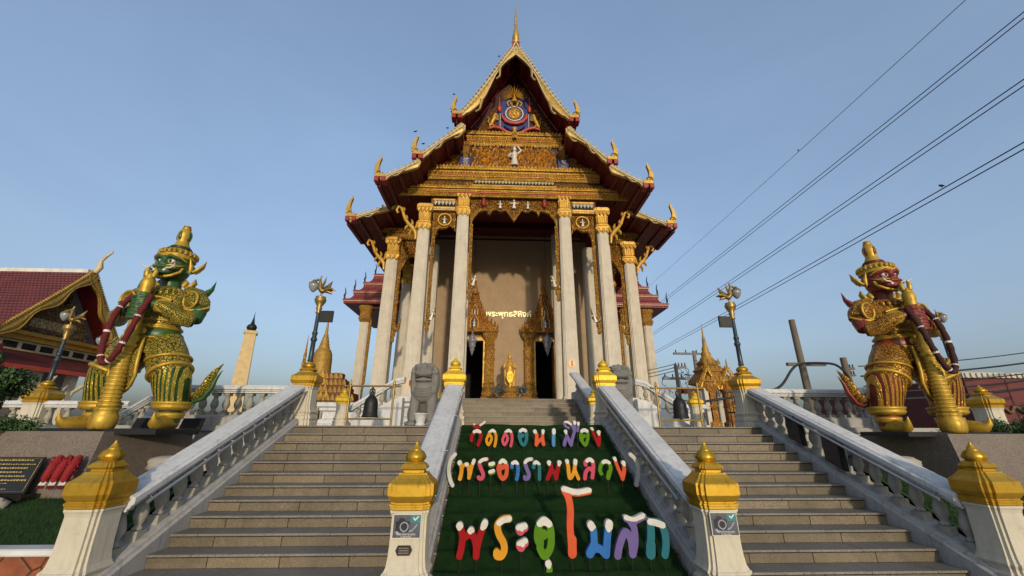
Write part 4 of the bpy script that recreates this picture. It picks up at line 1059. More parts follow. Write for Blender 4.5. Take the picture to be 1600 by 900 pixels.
        e = MB(); e.tube([(s*.66+.22*math.cos(a)*.75+.0, -.20*1-.03*math.cos(a), 2.66+.19*math.sin(a)) for a in np.linspace(0, 2*math.pi, 18)], .028, 6); e.tube([(s*.58, -.20, 2.46), (s*.70, -.22, 2.42), (s*.88, -.14, 2.46), (s*.95, .0, 2.55)], .03, 6); P('guard_trim', e, gld, sh)
        e = MB(); e.tube([(s*.765, -.16, 2.225), (s*.60, -.34, 2.24), (s*.38, -.49, 2.28 if s < 0 else 2.42), (s*.30, -.53, 2.28 if s < 0 else 2.44)], [.175, .165, .135, .13], 14); P('forearm_guard', e, mfine)
        e = MB(); p0 = Vector((s*.36, -.50, 2.28 if s < 0 else 2.425)); d = Vector((s*.24, -.19, 0)).normalized()
        for k in range(3): e.tube([tuple(p0+d*(.07*k-.10)), tuple(p0+d*(.07*k-.06))], .142+.004*k, 12)
        P('bracelet', e, gld)
    # torso armour, sash, skirt
    e = MB(); ering(e, [(0, 0, 2.02, .41, .32), (0, 0, 2.15, .40, .31), (0, 0, 2.32, .425, .33), (0, -.01, 2.6, .505, .36), (0, -.01, 2.78, .50, .33), (0, 0, 2.90, .36, .27), (0, 0, 2.94, .27, .23)], n=28); ch = P('chest_armour', e, mfine)
    e = MB(); ering(e, [(0, 0, 2.86, .47, .32), (0, 0, 2.90, .44, .31), (0, 0, 2.955, .30, .25), (0, 0, 2.97, .25, .22)], n=28)
    for i in range(13):
        a = math.pi*(1.0+i/12); e.tube([(.42*math.cos(a), .32*math.sin(a), 2.87), (.44*math.cos(a), .36*math.sin(a), 2.80), (.43*math.cos(a), .37*math.sin(a), 2.72)], [.05, .05, .005], 6)
    P('collar', e, marm, ch)
    e = MB(); e.tube([(x, -.375+.55*x*x, 2.66-.55*x*x+.02) for x in np.linspace(-.36, .36, 11)], .03, 6); e.tube([(x, -.365+.5*x*x, 2.44) for x in np.linspace(-.38, .38, 11)], .026, 6)
    for z in (2.20, 2.08): ering(e, [(0, 0, z-.025, .405, .31), (0, 0, z, .44, .345), (0, 0, z+.025, .405, .31)], n=24)
    P('chest_trim', e, gld, ch)
    e = MB(); ering(e, [(0, 0, 1.80, .43, .34), (0, 0, 1.83, .45, .355), (0, 0, 1.98, .44, .345), (0, 0, 2.02, .41, .32)], n=28); sash = P('waist_sash', e, mskin)
    e = MB()
    for z in (1.81, 2.03): ering(e, [(0, 0, z-.03, .42, .33), (0, 0, z-.01, .468, .372), (0, 0, z+.02, .468, .372), (0, 0, z+.04, .42, .33)], n=28)
    ell(e, (0, -.38, 1.92), (.10, .05, .09))
    P('belt_trim', e, gld, sash)
    e = MB(); ering(e, [(0, 0, 1.80, .45, .355), (0, -.01, 1.66, .50, .40), (0, -.02, 1.50, .55, .43), (0, -.02, 1.46, .56, .44), (0, 0, 1.48, .45, .35)], n=32); P('skirt', e, marm)
    e = MB(); e.loft([[(-w_, y-.02, z), (0, y-.07, z), (w_, y-.02, z), (w_, y+.03, z), (-w_, y+.03, z)] for w_, y, z in ((.13, -.39, 1.80), (.17, -.46, 1.55), (.22, -.50, 1.25), (.24, -.48, 1.0), (.17, -.44, .80), (.02, -.40, .66))], 0, False); fl = P('front_flap', e, mfine)
    e = MB()
    for s in (-1, 1): e.tube([(s*.14, -.43, 1.78), (s*.19, -.50, 1.5), (s*.24, -.54, 1.22), (s*.25, -.51, 1.0), (s*.17, -.47, .79), (0, -.43, .64)], [.02, .035, .035, .035, .03, .02], 6)
    P('flap_trim', e, gld, fl)
    for s in (-1, 1):
        # thigh plate with a flared gilded hem
        e = MB(); e.tube([(s*.22, -.02, 1.76), (s*.36, -.05, 1.5), (s*.50, -.09, 1.28), (s*.58, -.10, 1.12), (s*.61, -.10, 1.06)], [.33, .37, .365, .355, .33], 18); th = P('thigh_guard', e, marm)
        e = MB(); c0 = Vector((s*.59, -.10, 1.10)); ax = Vector((s*.42, -.06, -.90)).normalized(); u = Vector((0, 1, 0)); u = (u-ax*u.dot(ax)).normalized(); v = ax.cross(u)
        e.tube([tuple(c0+(u*math.cos(a)+v*math.sin(a))*.355+ax*(.07*math.cos(a+.5))) for a in np.linspace(0, 2*math.pi, 26)], .042, 7)
        e.tube([tuple(c0-ax*.27+(u*math.cos(a)+v*math.sin(a))*.375+ax*(.06*math.sin(a+.5))) for a in np.linspace(0, 2*math.pi, 26)], .03, 7)
        P('hem', e, gld, th)
        e = MB(); e.tube([(s*.58, -.10, 1.16), (s*.65, -.06, .9), (s*.69, -.01, .62), (s*.70, .02, .47)], [.345, .325, .285, .27], 20); lg = P('legging', e, mstr)
        e = MB(); e.lathe([(.26, .36), (.31, .39), (.33, .43), (.315, .46), (.33, .48), (.345, .52), (.30, .535), (.25, .50)], (s*.70, .03, 0), 18); P('shin_band', e, gld, lg)
        e = MB(); e.lathe([(.20, .20), (.235, .215), (.225, .25), (.245, .27), (.235, .31), (.21, .32)], (s*.70, .05, 0), 16); P('anklet', e, gld, lg)
        e = MB(); e.tube([(s*.69, .22, .09), (s*.70, .08, .12), (s*.74, -.12, .11), (s*.79, -.30, .10), (s*.83, -.46, .12), (s*.86, -.54, .19), (s*.86, -.56, .31)], [.10, .16, .15, .145, .105, .05, .008], 12); e.tube([(s*.69, .02, .20), (s*.74, -.14, .22), (s*.79, -.28, .20)], [.05, .06, .04], 8)
        P('shoe', e, gld)
        # upswept flame at the hip
        e = MB(); e.tube([(s*.62, .20, .98), (s*.80, .24, .70), (s*.98, .26, .66), (s*1.12, .26, .82), (s*1.16, .26, 1.02), (s*1.24, .26, 1.18), (s*1.38, .26, 1.36)], [.10, .15, .16, .14, .10, .07, .004], 10, fx=.5); tl = P('hip_flame', e, marm)
        e = MB(); e.tube([(s*.70, .22, .78), (s*.90, .24, .52), (s*1.14, .25, .62), (s*1.26, .25, .86), (s*1.30, .25, 1.04), (s*1.40, .25, 1.22)], [.04, .06, .06, .05, .04, .004], 8, fx=.8); P('flame_trim', e, mskin, tl)
    # club planted between the feet
    e = MB(); y = -.585
    e.lathe([(.05, 0), (.17, .0), (.19, .05), (.205, .14), (.20, .24), (.16, .31), (.18, .34), (.18, .37), (.155, .39)], (0, y, 0), 18, fl=.06)
    pr = []
    n = 15
    for i in range(n):
        z = .39+1.15*i/n; r = .165-.055*i/n; pr += [(r*.86, z), (r, z+.02), (r*1.02, z+.038), (r, z+.056), (r*.86, z+.073)]
    e.lathe(pr, (0, y, 0), 18)
    e.lathe([(.11, 1.52), (.145, 1.56), (.14, 1.60), (.11, 1.64), (.15, 1.70), (.14, 1.76), (.11, 1.80), (.125, 1.86), (.105, 1.9), (.10, 2.0), (.098, 2.7), (.11, 2.8), (.12, 2.9), (.10, 2.98), (.085, 3.0), (.10, 3.03), (.09, 3.06)], (0, y, 0), 16)
    for a in (0, 1.57, 3.14, 4.71): e.tube([(.07*math.cos(a), y+.07*math.sin(a), 3.03), (.10*math.cos(a), y+.10*math.sin(a), 3.12), (.06*math.cos(a), y+.06*math.sin(a), 3.24)], [.05, .045, .006], 6)
    P('club', e, gld)
    return G
M['gilt_statue'] = goldpaint('statue_gilding', (.43, .275, .034), .42, .45, (.10, .06, .015), .8)
gs1 = guardian('green-skinned giant guardian statue in gold armour, leaning on its club on the left plinth', (-8.15, 8.75, 1.90), R(0), (.022, .068, .016), False)
gs2 = guardian('red-skinned giant guardian statue in gold armour, leaning on its club on the right plinth', (8.30, 8.75, 1.88), R(0), (.15, .022, .013), True)
def garland(G, flip, label, mat, lm):
    s = -1 if flip else 1
    r = thing('flower_garland', label, 'garland', tuple(G.location), 'garlands on the statues', G.rotation_euler.z)
    pts = smooth_3([(-.17, -.62, 2.58), (-.24, -.76, 2.25), (-.26, -.82, 1.80), (-.22, -.84, 1.36), (-.10, -.86, 1.16), (.05, -.86, 1.30), (.15, -.84, 1.68), (.20, -.78, 2.15), (.19, -.62, 2.58)], 6)
    b = MB(); N = len(pts)
    b.tube([(s*p[0], p[1], p[2]) for p in pts], [.048+.006*((i*7) % 3) for i in range(N)], 9)
    a = part('flower_rope', b, mat, r, True)
    b = MB()
    for i in (5, 12, 19, 27, 34, 41):
        if i < N-1: b = MB(); p0, p1 = Vector(pts[i]), Vector(pts[i+1]); b.tube([(s*p.x, p.y, p.z) for p in (p0, p0.lerp(p1, .55))], .057, 9); part('white_flower_band', b, M['whitefig'], r, True)
def smooth_3(P, n):
    P = [Vector(p) for p in P]; Q = [P[0]*2-P[1]]+P+[P[-1]*2-P[-2]]; out = []
    for i in range(1, len(Q)-2):
        for k in range(n):
            t = k/n; a, b_, c, d = Q[i-1], Q[i], Q[i+1], Q[i+2]; out.append(tuple(.5*((2*b_)+(c-a)*t+(2*a-5*b_+4*c-d)*t*t+(3*b_-a-3*c+d)*t**3)))
    out.append(tuple(P[-1])); return out
M['garl_red'] = plain('dark_red_flowers', (.085, .006, .008), .8, var=.4, scale=25, bump=.8, bs=70); M['garl_dark'] = plain('withered_red_flowers', (.035, .008, .008), .8, var=.4, scale=25, bump=.8, bs=70)
garland(gs1, False, 'red flower garland with white bands looped over the hands of the green statue', M['garl_red'], 0)
garland(gs2, True, 'dark withered garland with white bands looped over the hands of the red statue', M['garl_dark'], 0)

# granite plinths -----------------------------------------------------------
def plinth(s, label):
    r = thing('granite_plinth', label, 'plinth', (s*9.6, 8.8, 0))
    b = MB()
    top = [(7.86, 7.92), (7.52, 9.70), (13.0, 9.95), (13.0, 7.92)]; bot = [(7.98, 7.74), (7.56, 9.80), (13.0, 9.95), (13.0, 7.74)]
    zt = [1.855, 1.80, 1.855, 1.855]
    A = [(s*x, y, -.02) for x, y in bot]; B = [(s*x, y, z) for (x, y), z in zip(top, zt)]
    b.loft([A, B]); part('block', b, M['plinth'], r)
    b = MB()    # joints between the slabs
    for q in ((9.7,), (11.6,)): b.box(min(s*q[0], s*(q[0]+.012)), max(s*q[0], s*(q[0]+.012)), 7.72, 7.93, .3, 1.84)
    part('slab_joint', b, M['dark'], r)
    b = MB(); b.box(min(s*7.7, s*9.75), max(s*7.7, s*9.75), 8.0, 9.55, 1.845, 1.895); part('base_slab', b, M['black'], r) if False else None
    return r
plinth(-1, 'brown granite plinth under the green statue, with a black plaque on its front'); plinth(1, 'brown granite plinth under the red statue on the right')
for s, cx in ((-1, -8.15), (1, 8.30)):
    b = MB(); a = 0; c, sn = math.cos(a), math.sin(a)
    pts = [(-1.05, -.66), (1.05, -.66), (1.05, .45), (-1.05, .45)]; zz = 1.905 if s < 0 else 1.885
    b.loft([[(cx+(x*c-y*sn)*k, 8.75+(x*sn+y*c)*k, z) for x, y in pts] for z, k in ((1.80, 1), (zz-.02, 1), (zz, .98))])
    solo('foot_slab', b, M['black'], 'low black slab under the feet of the %s guardian statue' % ('green' if s < 0 else 'red'), 'slab')
LETTERS = [["A","large red","red",6.05,[[[[-1.322,0.713],[-1.28,0.609],[-1.285,0.482],[-1.308,0.37]],0.084],[[[-1.279,0.603],[-1.223,0.59],[-1.17,0.657]],0.078],[[[-1.17,0.657],[-1.136,0.59],[-1.099,0.493],[-1.094,0.368]],0.081],[[[-0.991,0.743],[-1.043,0.614],[-1.081,0.481],[-1.094,0.368]],0.084]],[[[[-1.32,0.726]],0.104],[[[-1.322,0.689]],0.061],[[[-1.167,0.678]],0.101],[[[-1.179,0.645]],0.056],[[[-1.192,0.673]],0.07],[[[-0.984,0.749],[-1.0,0.718]],0.087],[[[-1.017,0.693]],0.065]]],
["A","large yellow","yellow",6.05,[[[[-0.671,0.792],[-0.756,0.78],[-0.821,0.717],[-0.801,0.612],[-0.742,0.515],[-0.731,0.431],[-0.768,0.369],[-0.823,0.37],[-0.83,0.408]],0.088]],[[[[-0.671,0.795],[-0.744,0.78],[-0.803,0.745]],0.071],[[[-0.814,0.738]],0.048],[[[-0.772,0.748]],0.042],[[[-0.716,0.77]],0.042]]],
["A","large pink","pink",6.05,[[[[-0.532,0.672],[-0.468,0.687]],0.107],[[[-0.518,0.654]],0.113],[[[-0.526,0.483],[-0.465,0.513]],0.106],[[[-0.512,0.468]],0.111]],[[[[-0.546,0.7],[-0.464,0.709]],0.079],[[[-0.501,0.672]],0.056],[[[-0.546,0.679]],0.048],[[[-0.539,0.52],[-0.46,0.54]],0.078],[[[-0.491,0.495]],0.056]]],
["A","large green","green",6.05,[[[[-0.26,0.488],[-0.296,0.573],[-0.277,0.696],[-0.205,0.764],[-0.135,0.72],[-0.113,0.596],[-0.131,0.451],[-0.207,0.365],[-0.265,0.452]],0.092],[[[-0.279,0.591],[-0.218,0.607]],0.124],[[[-0.253,0.512],[-0.279,0.597]],0.084]],[[[[-0.262,0.739],[-0.205,0.773],[-0.141,0.732]],0.085],[[[-0.27,0.721]],0.048],[[[-0.198,0.733]],0.051],[[[-0.12,0.722]],0.051]]],
["A","small green tail","green",6.05,[[[[-0.161,0.282],[-0.146,0.226],[-0.153,0.162],[-0.16,0.11]],0.077]],[[[[-0.163,0.284]],0.089],[[[-0.156,0.251]],0.055]]],
["B","tall orange","orange",6.05,[[[[0.084,1.134],[0.136,1.036],[0.155,0.895],[0.143,0.719],[0.145,0.595],[0.156,0.377]],0.091],[[[0.164,0.546],[0.158,0.389]],0.113],[[[0.081,1.138],[0.241,1.098],[0.418,1.119]],0.085]],[[[[0.076,1.154],[0.241,1.117],[0.419,1.14]],0.076],[[[0.096,1.134]],0.053],[[[0.197,1.104]],0.053],[[[0.27,1.098]],0.053],[[[0.351,1.111]],0.05]]],
["B","large blue","blue",6.05,[[[[0.419,0.717],[0.453,0.643],[0.453,0.495]],0.089],[[[0.667,0.729],[0.633,0.568],[0.604,0.374]],0.095],[[[0.453,0.483],[0.39,0.387]],0.107],[[[0.418,0.435],[0.517,0.441],[0.597,0.374]],0.093]],[[[[0.419,0.72]],0.115],[[[0.426,0.674]],0.06],[[[0.457,0.698]],0.057],[[[0.667,0.731],[0.661,0.697]],0.101],[[[0.654,0.66]],0.06]]],
["B","large purple","purple",6.05,[[[[0.754,0.361],[0.789,0.481],[0.874,0.628],[0.939,0.56],[0.953,0.444],[0.95,0.383]],0.093],[[[0.997,0.565],[1.001,0.677],[0.957,0.752]],0.089],[[[1.002,0.615],[0.992,0.492],[0.953,0.377]],0.095],[[[0.903,0.788],[1.001,0.758],[1.145,0.812]],0.081]],[[[[0.905,0.808],[1.005,0.793],[1.124,0.825]],0.075],[[[0.946,0.79]],0.052],[[[1.032,0.78]],0.052],[[[1.115,0.809]],0.049]]],
["B","large teal","teal",6.05,[[[[1.231,0.739],[1.221,0.589],[1.202,0.479],[1.193,0.37]],0.102],[[[1.205,0.479],[1.193,0.376]],0.123],[[[1.231,0.741],[1.347,0.735],[1.407,0.637],[1.411,0.489],[1.381,0.368]],0.096]],[[[[1.221,0.751],[1.304,0.738],[1.387,0.71]],0.078],[[[1.238,0.732]],0.049],[[[1.315,0.713]],0.049],[[[1.401,0.7]],0.049]]],
["C","left white bracket","white",7.55,[[[[-1.559,1.5],[-1.622,1.428],[-1.651,1.317],[-1.648,1.197],[-1.614,1.078],[-1.578,1.014]],0.061]],[]],
["C","small orange","yellow2",7.55,[[[[-1.476,1.372],[-1.438,1.297],[-1.441,1.197],[-1.459,1.117]],0.066],[[[-1.438,1.297],[-1.354,1.342],[-1.313,1.266],[-1.305,1.132]],0.057],[[[-1.23,1.398],[-1.265,1.307],[-1.289,1.196],[-1.305,1.132]],0.061]],[[[[-1.474,1.375]],0.079],[[[-1.484,1.347]],0.044],[[[-1.352,1.345]],0.072],[[[-1.23,1.403],[-1.245,1.362]],0.057]]],
["C","small pink","pink",7.55,[[[[-1.005,1.423],[-1.082,1.413],[-1.136,1.367],[-1.105,1.276],[-1.065,1.186],[-1.079,1.127],[-1.123,1.119],[-1.143,1.137]],0.062]],[[[[-1.016,1.426],[-1.082,1.413],[-1.127,1.382]],0.051],[[[-1.103,1.383]],0.033]]],
["C","small green","green",7.55,[[[[-0.942,1.332],[-0.898,1.342]],0.084],[[[-0.939,1.211],[-0.896,1.224]],0.083]],[[[[-0.953,1.347],[-0.893,1.357]],0.055],[[[-0.92,1.335]],0.037],[[[-0.951,1.226],[-0.891,1.241]],0.055],[[[-0.923,1.216]],0.037]]],
["C","small orange-red round","orange",7.55,[[[[-0.792,1.206],[-0.804,1.297],[-0.739,1.398],[-0.672,1.337],[-0.662,1.236],[-0.681,1.156],[-0.73,1.116],[-0.775,1.166],[-0.792,1.246]],0.068],[[[-0.781,1.276],[-0.727,1.297]],0.073]],[[[[-0.781,1.378],[-0.733,1.406],[-0.683,1.378]],0.06],[[[-0.739,1.383]],0.033]]],
["C","small blue hooked","blue",7.55,[[[[-0.575,1.296],[-0.567,1.347],[-0.517,1.378],[-0.473,1.317],[-0.473,1.196],[-0.49,1.111]],0.061]],[[[[-0.561,1.362],[-0.517,1.381],[-0.471,1.361]],0.055],[[[-0.506,1.357]],0.031]]],
["C","small purple","purple",7.55,[[[[-0.228,1.424],[-0.306,1.413],[-0.345,1.368],[-0.318,1.276],[-0.281,1.186],[-0.298,1.126],[-0.342,1.116],[-0.352,1.141]],0.065]],[[[[-0.239,1.427],[-0.306,1.413],[-0.345,1.373]],0.054],[[[-0.295,1.398]],0.031]]],
["C","small teal hooked","teal",7.55,[[[[-0.199,1.296],[-0.19,1.347],[-0.151,1.373],[-0.102,1.317],[-0.099,1.196],[-0.1,1.111]],0.06]],[[[[-0.184,1.362],[-0.151,1.381],[-0.098,1.357]],0.053],[[[-0.134,1.357]],0.031]]],
["D","small dark red","red",7.55,[[[[0.072,1.368],[0.109,1.286],[0.067,1.175],[0.043,1.12]],0.072],[[[0.25,1.368],[0.219,1.266],[0.187,1.125]],0.073],[[[0.108,1.276],[0.156,1.205],[0.188,1.155]],0.067]],[[[[0.067,1.38]],0.076],[[[0.071,1.345]],0.051],[[[0.251,1.376]],0.076],[[[0.242,1.335]],0.051]]],
["D","small yellow","yellow",7.55,[[[[0.386,1.393],[0.404,1.296],[0.41,1.175],[0.435,1.125],[0.501,1.225],[0.532,1.398]],0.063],[[[0.515,1.286],[0.532,1.215],[0.573,1.115]],0.056]],[[[[0.384,1.398]],0.069],[[[0.39,1.37]],0.045],[[[0.53,1.414],[0.528,1.368]],0.079]]],
["D","small rose","pink",7.55,[[[[0.708,1.337],[0.71,1.378],[0.78,1.419],[0.839,1.378],[0.838,1.266],[0.813,1.135]],0.065],[[[0.684,1.12],[0.706,1.215],[0.766,1.276],[0.814,1.251]],0.064]],[[[[0.732,1.399],[0.786,1.424],[0.83,1.393]],0.058],[[[0.768,1.399]],0.034]]],
["D","small green hooked","green",7.55,[[[[0.973,1.195],[0.955,1.256],[0.989,1.347],[1.06,1.388],[1.13,1.347],[1.14,1.255],[1.09,1.124]],0.063],[[[1.112,1.215],[1.091,1.134]],0.076]],[[[[1.016,1.376],[1.066,1.394],[1.124,1.372]],0.056],[[[1.059,1.373]],0.034]]],
["D","small orange-red pointed","orange",7.55,[[[[1.227,1.435],[1.258,1.327],[1.308,1.195],[1.34,1.114]],0.057],[[[1.374,1.368],[1.382,1.266],[1.34,1.114]],0.068]],[[[[1.224,1.44]],0.059],[[[1.237,1.411]],0.048],[[[1.375,1.376]],0.084],[[[1.383,1.335]],0.052]]],
["D","right white bracket","white",7.55,[[[[1.511,1.502],[1.584,1.43],[1.627,1.296],[1.615,1.174],[1.576,1.014]],0.066]],[]],
["E","red accent mark","red",8.9,[[[[-1.315,1.991],[-1.294,1.958],[-1.212,1.958],[-1.172,2.001],[-1.105,2.049]],0.062]],[[[[-1.307,2.034]],0.062],[[[-1.311,2.008]],0.04],[[[-1.183,1.996],[-1.129,2.025],[-1.095,2.056]],0.044]]],
["E","red open","red",8.9,[[[[-1.358,1.69],[-1.355,1.765],[-1.299,1.859],[-1.23,1.878],[-1.173,1.821],[-1.171,1.737],[-1.221,1.607]],0.069]],[[[[-1.307,1.86],[-1.245,1.882],[-1.184,1.861]],0.062],[[[-1.234,1.849]],0.034]]],
["E","orange double","yellow2",8.9,[[[[-1.004,1.808],[-0.956,1.775],[-0.947,1.701],[-1.006,1.608],[-1.048,1.7],[-1.004,1.808]],0.056],[[[-0.995,1.841],[-0.921,1.888],[-0.859,1.813],[-0.853,1.701],[-0.875,1.585]],0.058]],[[[[-0.99,1.876],[-0.931,1.899],[-0.875,1.871]],0.058],[[[-0.945,1.864]],0.034]]],
["E","pink double","pink",8.9,[[[[-0.67,1.809],[-0.622,1.776],[-0.614,1.701],[-0.675,1.608],[-0.715,1.701],[-0.67,1.809]],0.056],[[[-0.66,1.842],[-0.585,1.889],[-0.525,1.814],[-0.519,1.701],[-0.544,1.586]],0.058]],[[[[-0.655,1.877],[-0.595,1.9],[-0.54,1.872]],0.058],[[[-0.61,1.865]],0.034]]],
["E","teal round","teal",8.9,[[[[-0.355,1.72],[-0.37,1.795],[-0.339,1.88],[-0.279,1.904],[-0.219,1.852],[-0.215,1.739],[-0.24,1.646],[-0.281,1.604],[-0.33,1.655],[-0.355,1.739]],0.066],[[[-0.34,1.767],[-0.294,1.791]],0.076]],[[[[-0.347,1.88],[-0.289,1.907],[-0.234,1.881]],0.062],[[[-0.294,1.871]],0.032]]],
["F","orange zigzag","orange",8.9,[[[[-0.041,1.872],[-0.002,1.796],[-0.008,1.703],[-0.015,1.61]],0.071],[[[-0.015,1.614],[0.056,1.693],[0.123,1.75]],0.06],[[[0.131,1.882],[0.12,1.778],[0.122,1.703]],0.063],[[[0.119,1.703],[0.135,1.619]],0.074]],[[[[-0.045,1.873]],0.083],[[[-0.021,1.848]],0.044],[[[0.131,1.883]],0.073],[[[0.128,1.839]],0.05]]],
["F","short straight blue","blue2",8.9,[[[[0.359,1.901],[0.349,1.75],[0.346,1.606]],0.071]],[[[[0.358,1.896],[0.357,1.849]],0.075]]],
["F","purple looped","purple",8.9,[[[[0.606,1.874],[0.632,1.779],[0.641,1.751]],0.067],[[[0.57,1.611],[0.594,1.704],[0.641,1.76],[0.682,1.667],[0.71,1.611]],0.07],[[[0.714,1.62],[0.752,1.751],[0.787,1.855],[0.8,1.95],[0.802,2.056]],0.062],[[[0.679,1.94],[0.61,1.978],[0.584,2.041],[0.664,2.055],[0.733,1.998],[0.784,1.893]],0.049]],[[[[0.603,2.068],[0.664,2.055],[0.724,2.017]],0.047],[[[0.803,2.067],[0.804,2.037]],0.063],[[[0.601,1.883]],0.081],[[[0.614,1.838]],0.047]]],
["F","small purple stroke","purple",8.9,[[[[0.883,2.037],[0.86,1.884]],0.055]],[[[[0.883,2.044],[0.882,2.016]],0.053]]],
["F","green round","green",8.9,[[[[0.926,1.705],[0.92,1.78],[0.951,1.875],[1.013,1.898],[1.066,1.856],[1.07,1.752],[1.039,1.649],[1.001,1.607],[0.954,1.667],[0.928,1.742]],0.067],[[[0.944,1.752],[0.996,1.785]],0.073]],[[[[0.946,1.879],[1.003,1.906],[1.059,1.88]],0.063],[[[1.001,1.87]],0.033]]],
["F","dark red pointed","red",8.9,[[[[1.162,1.928],[1.197,1.828],[1.244,1.705],[1.283,1.607]],0.059],[[[1.305,1.857],[1.307,1.734],[1.284,1.612]],0.077]],[[[[1.16,1.937],[1.182,1.918]],0.055],[[[1.301,1.868]],0.088],[[[1.308,1.817]],0.051]]]]
# ------------------------------------------------------------------ letters standing on the turf
LC = {'red': (.25, .006, .008), 'yellow': (.50, .23, .018), 'yellow2': (.48, .21, .012), 'pink': (.42, .06, .095), 'green': (.07, .17, .008), 'orange': (.47, .075, .028), 'blue': (.025, .11, .33), 'blue2': (.06, .18, .36), 'purple': (.12, .09, .24), 'teal': (.018, .11, .14), 'white': (.42, .42, .39)}
for k, c in list(LC.items()):
    t = NT('letter_'+k); f = t.noise(2.2, 6, .65); col = t.ramp(f, [(.35, sc(c, .85)), (.65, sc(c, 1.1))])
    col = t.mix(t.ramp(t.noise(3.1, 7, .75), [(.60, (0,)*3), (.68, (.55,)*3)]), col, tuple(min(1, x*1.1+.16) for x in c)) if k in ('yellow', 'orange', 'blue', 'blue2', 'yellow2') else col
    t.bump(t.noise(90, 3), .2, .004); LC[k] = t.done(col, .75, 0, .12)
M['snow'] = plain('white_snow_paint', (.48, .465, .42), .75, var=.12, scale=14, bump=.6, bs=45)
def dense(p):
    if len(p) < 2: return p
    if len(p) > 2: return smooth(p, 6)
    return [(p[0][0]+(p[1][0]-p[0][0])*i/8, p[0][1]+(p[1][1]-p[0][1])*i/8) for i in range(9)]
def carpet_z(y): return Z0-(Y0-y)/TT*RR
for row, lab, col, Y, st, sn in LETTERS:
    xs = [p[0] for q in st for p in q[0]]; zs = [p[1] for q in st for p in q[0]]; wmax = max(q[1] for q in st)
    xm = (min(xs)+max(xs))/2; zb = min(p[1]-q[1]/2 for q in st for p in q[0])
    rowname = {'A': 'in the big front row', 'B': 'in the big front row', 'C': 'in the bracketed middle row', 'D': 'in the bracketed middle row', 'E': 'in the top row', 'F': 'in the top row'}[row]
    r = thing('letter_board', '%s letter %s, standing on the green turf' % (lab, rowname) if 'bracket' not in lab and 'mark' not in lab and 'tail' not in lab and 'stroke' not in lab else '%s %s, standing on the green turf' % (lab, rowname), 'letter', (xm, Y, max(.02, carpet_z(Y)-.1)), 'painted letters on the turf')
    b = MB(); h = .014 if row in 'AB' else .012
    sdf_plate(b, strokes([(q[0], q[1]) for q in st]), min(xs)-wmax, max(xs)+wmax, min(zs)-wmax, max(zs)+wmax, h, (0, Y, 0), .065)
    part('letter_shape', b, LC[col], r)
    # snow: strokes that touch make one cap, caps apart are parts of their own
    groups = []
    for q in sn:
        hit = [g_ for g_ in groups if any(math.hypot(a[0]-c[0], a[1]-c[1]) < (q[1]+o_[1])*.5 for o_ in g_ for a in dense(q[0]) for c in dense(o_[0]))]
        groups = [g_ for g_ in groups if g_ not in hit]+[[q]+sum(hit, [])]
    base = strokes([(q[0], q[1]+.006) for q in st])
    for g_ in groups:
        b = MB(); X = [p[0] for q in g_ for p in q[0]]; Zs = [p[1] for q in g_ for p in q[0]]; w_ = max(q[1] for q in g_)
        cap = strokes([(q[0], q[1]*1.02) for q in g_])
        sdf_plate(b, lambda A, B: np.maximum(cap(A, B), base(A, B)), min(X)-w_, max(X)+w_, min(Zs)-w_, max(Zs)+w_, h*.85, (0, Y-.008, 0), .08)
        part('snow_cap', b, M['snow'], r)
    # thin stakes
    lows = sorted([(p[1]-q[1]/2, p[0]) for q in st for p in q[0]])[:1]
    lows += [(z, x) for z, x in [(p[1]-q[1]/2, p[0]) for q in st for p in q[0]] if z < zb+.06 and abs(x-lows[0][1]) > .13][:1]
    for z, x in lows:
        b = MB(); b.tube([(x, Y+.035, z+.03), (x, Y+.035, max(.0, carpet_z(Y)-.12))], .007, 5); part('stake', b, M['black'], r)

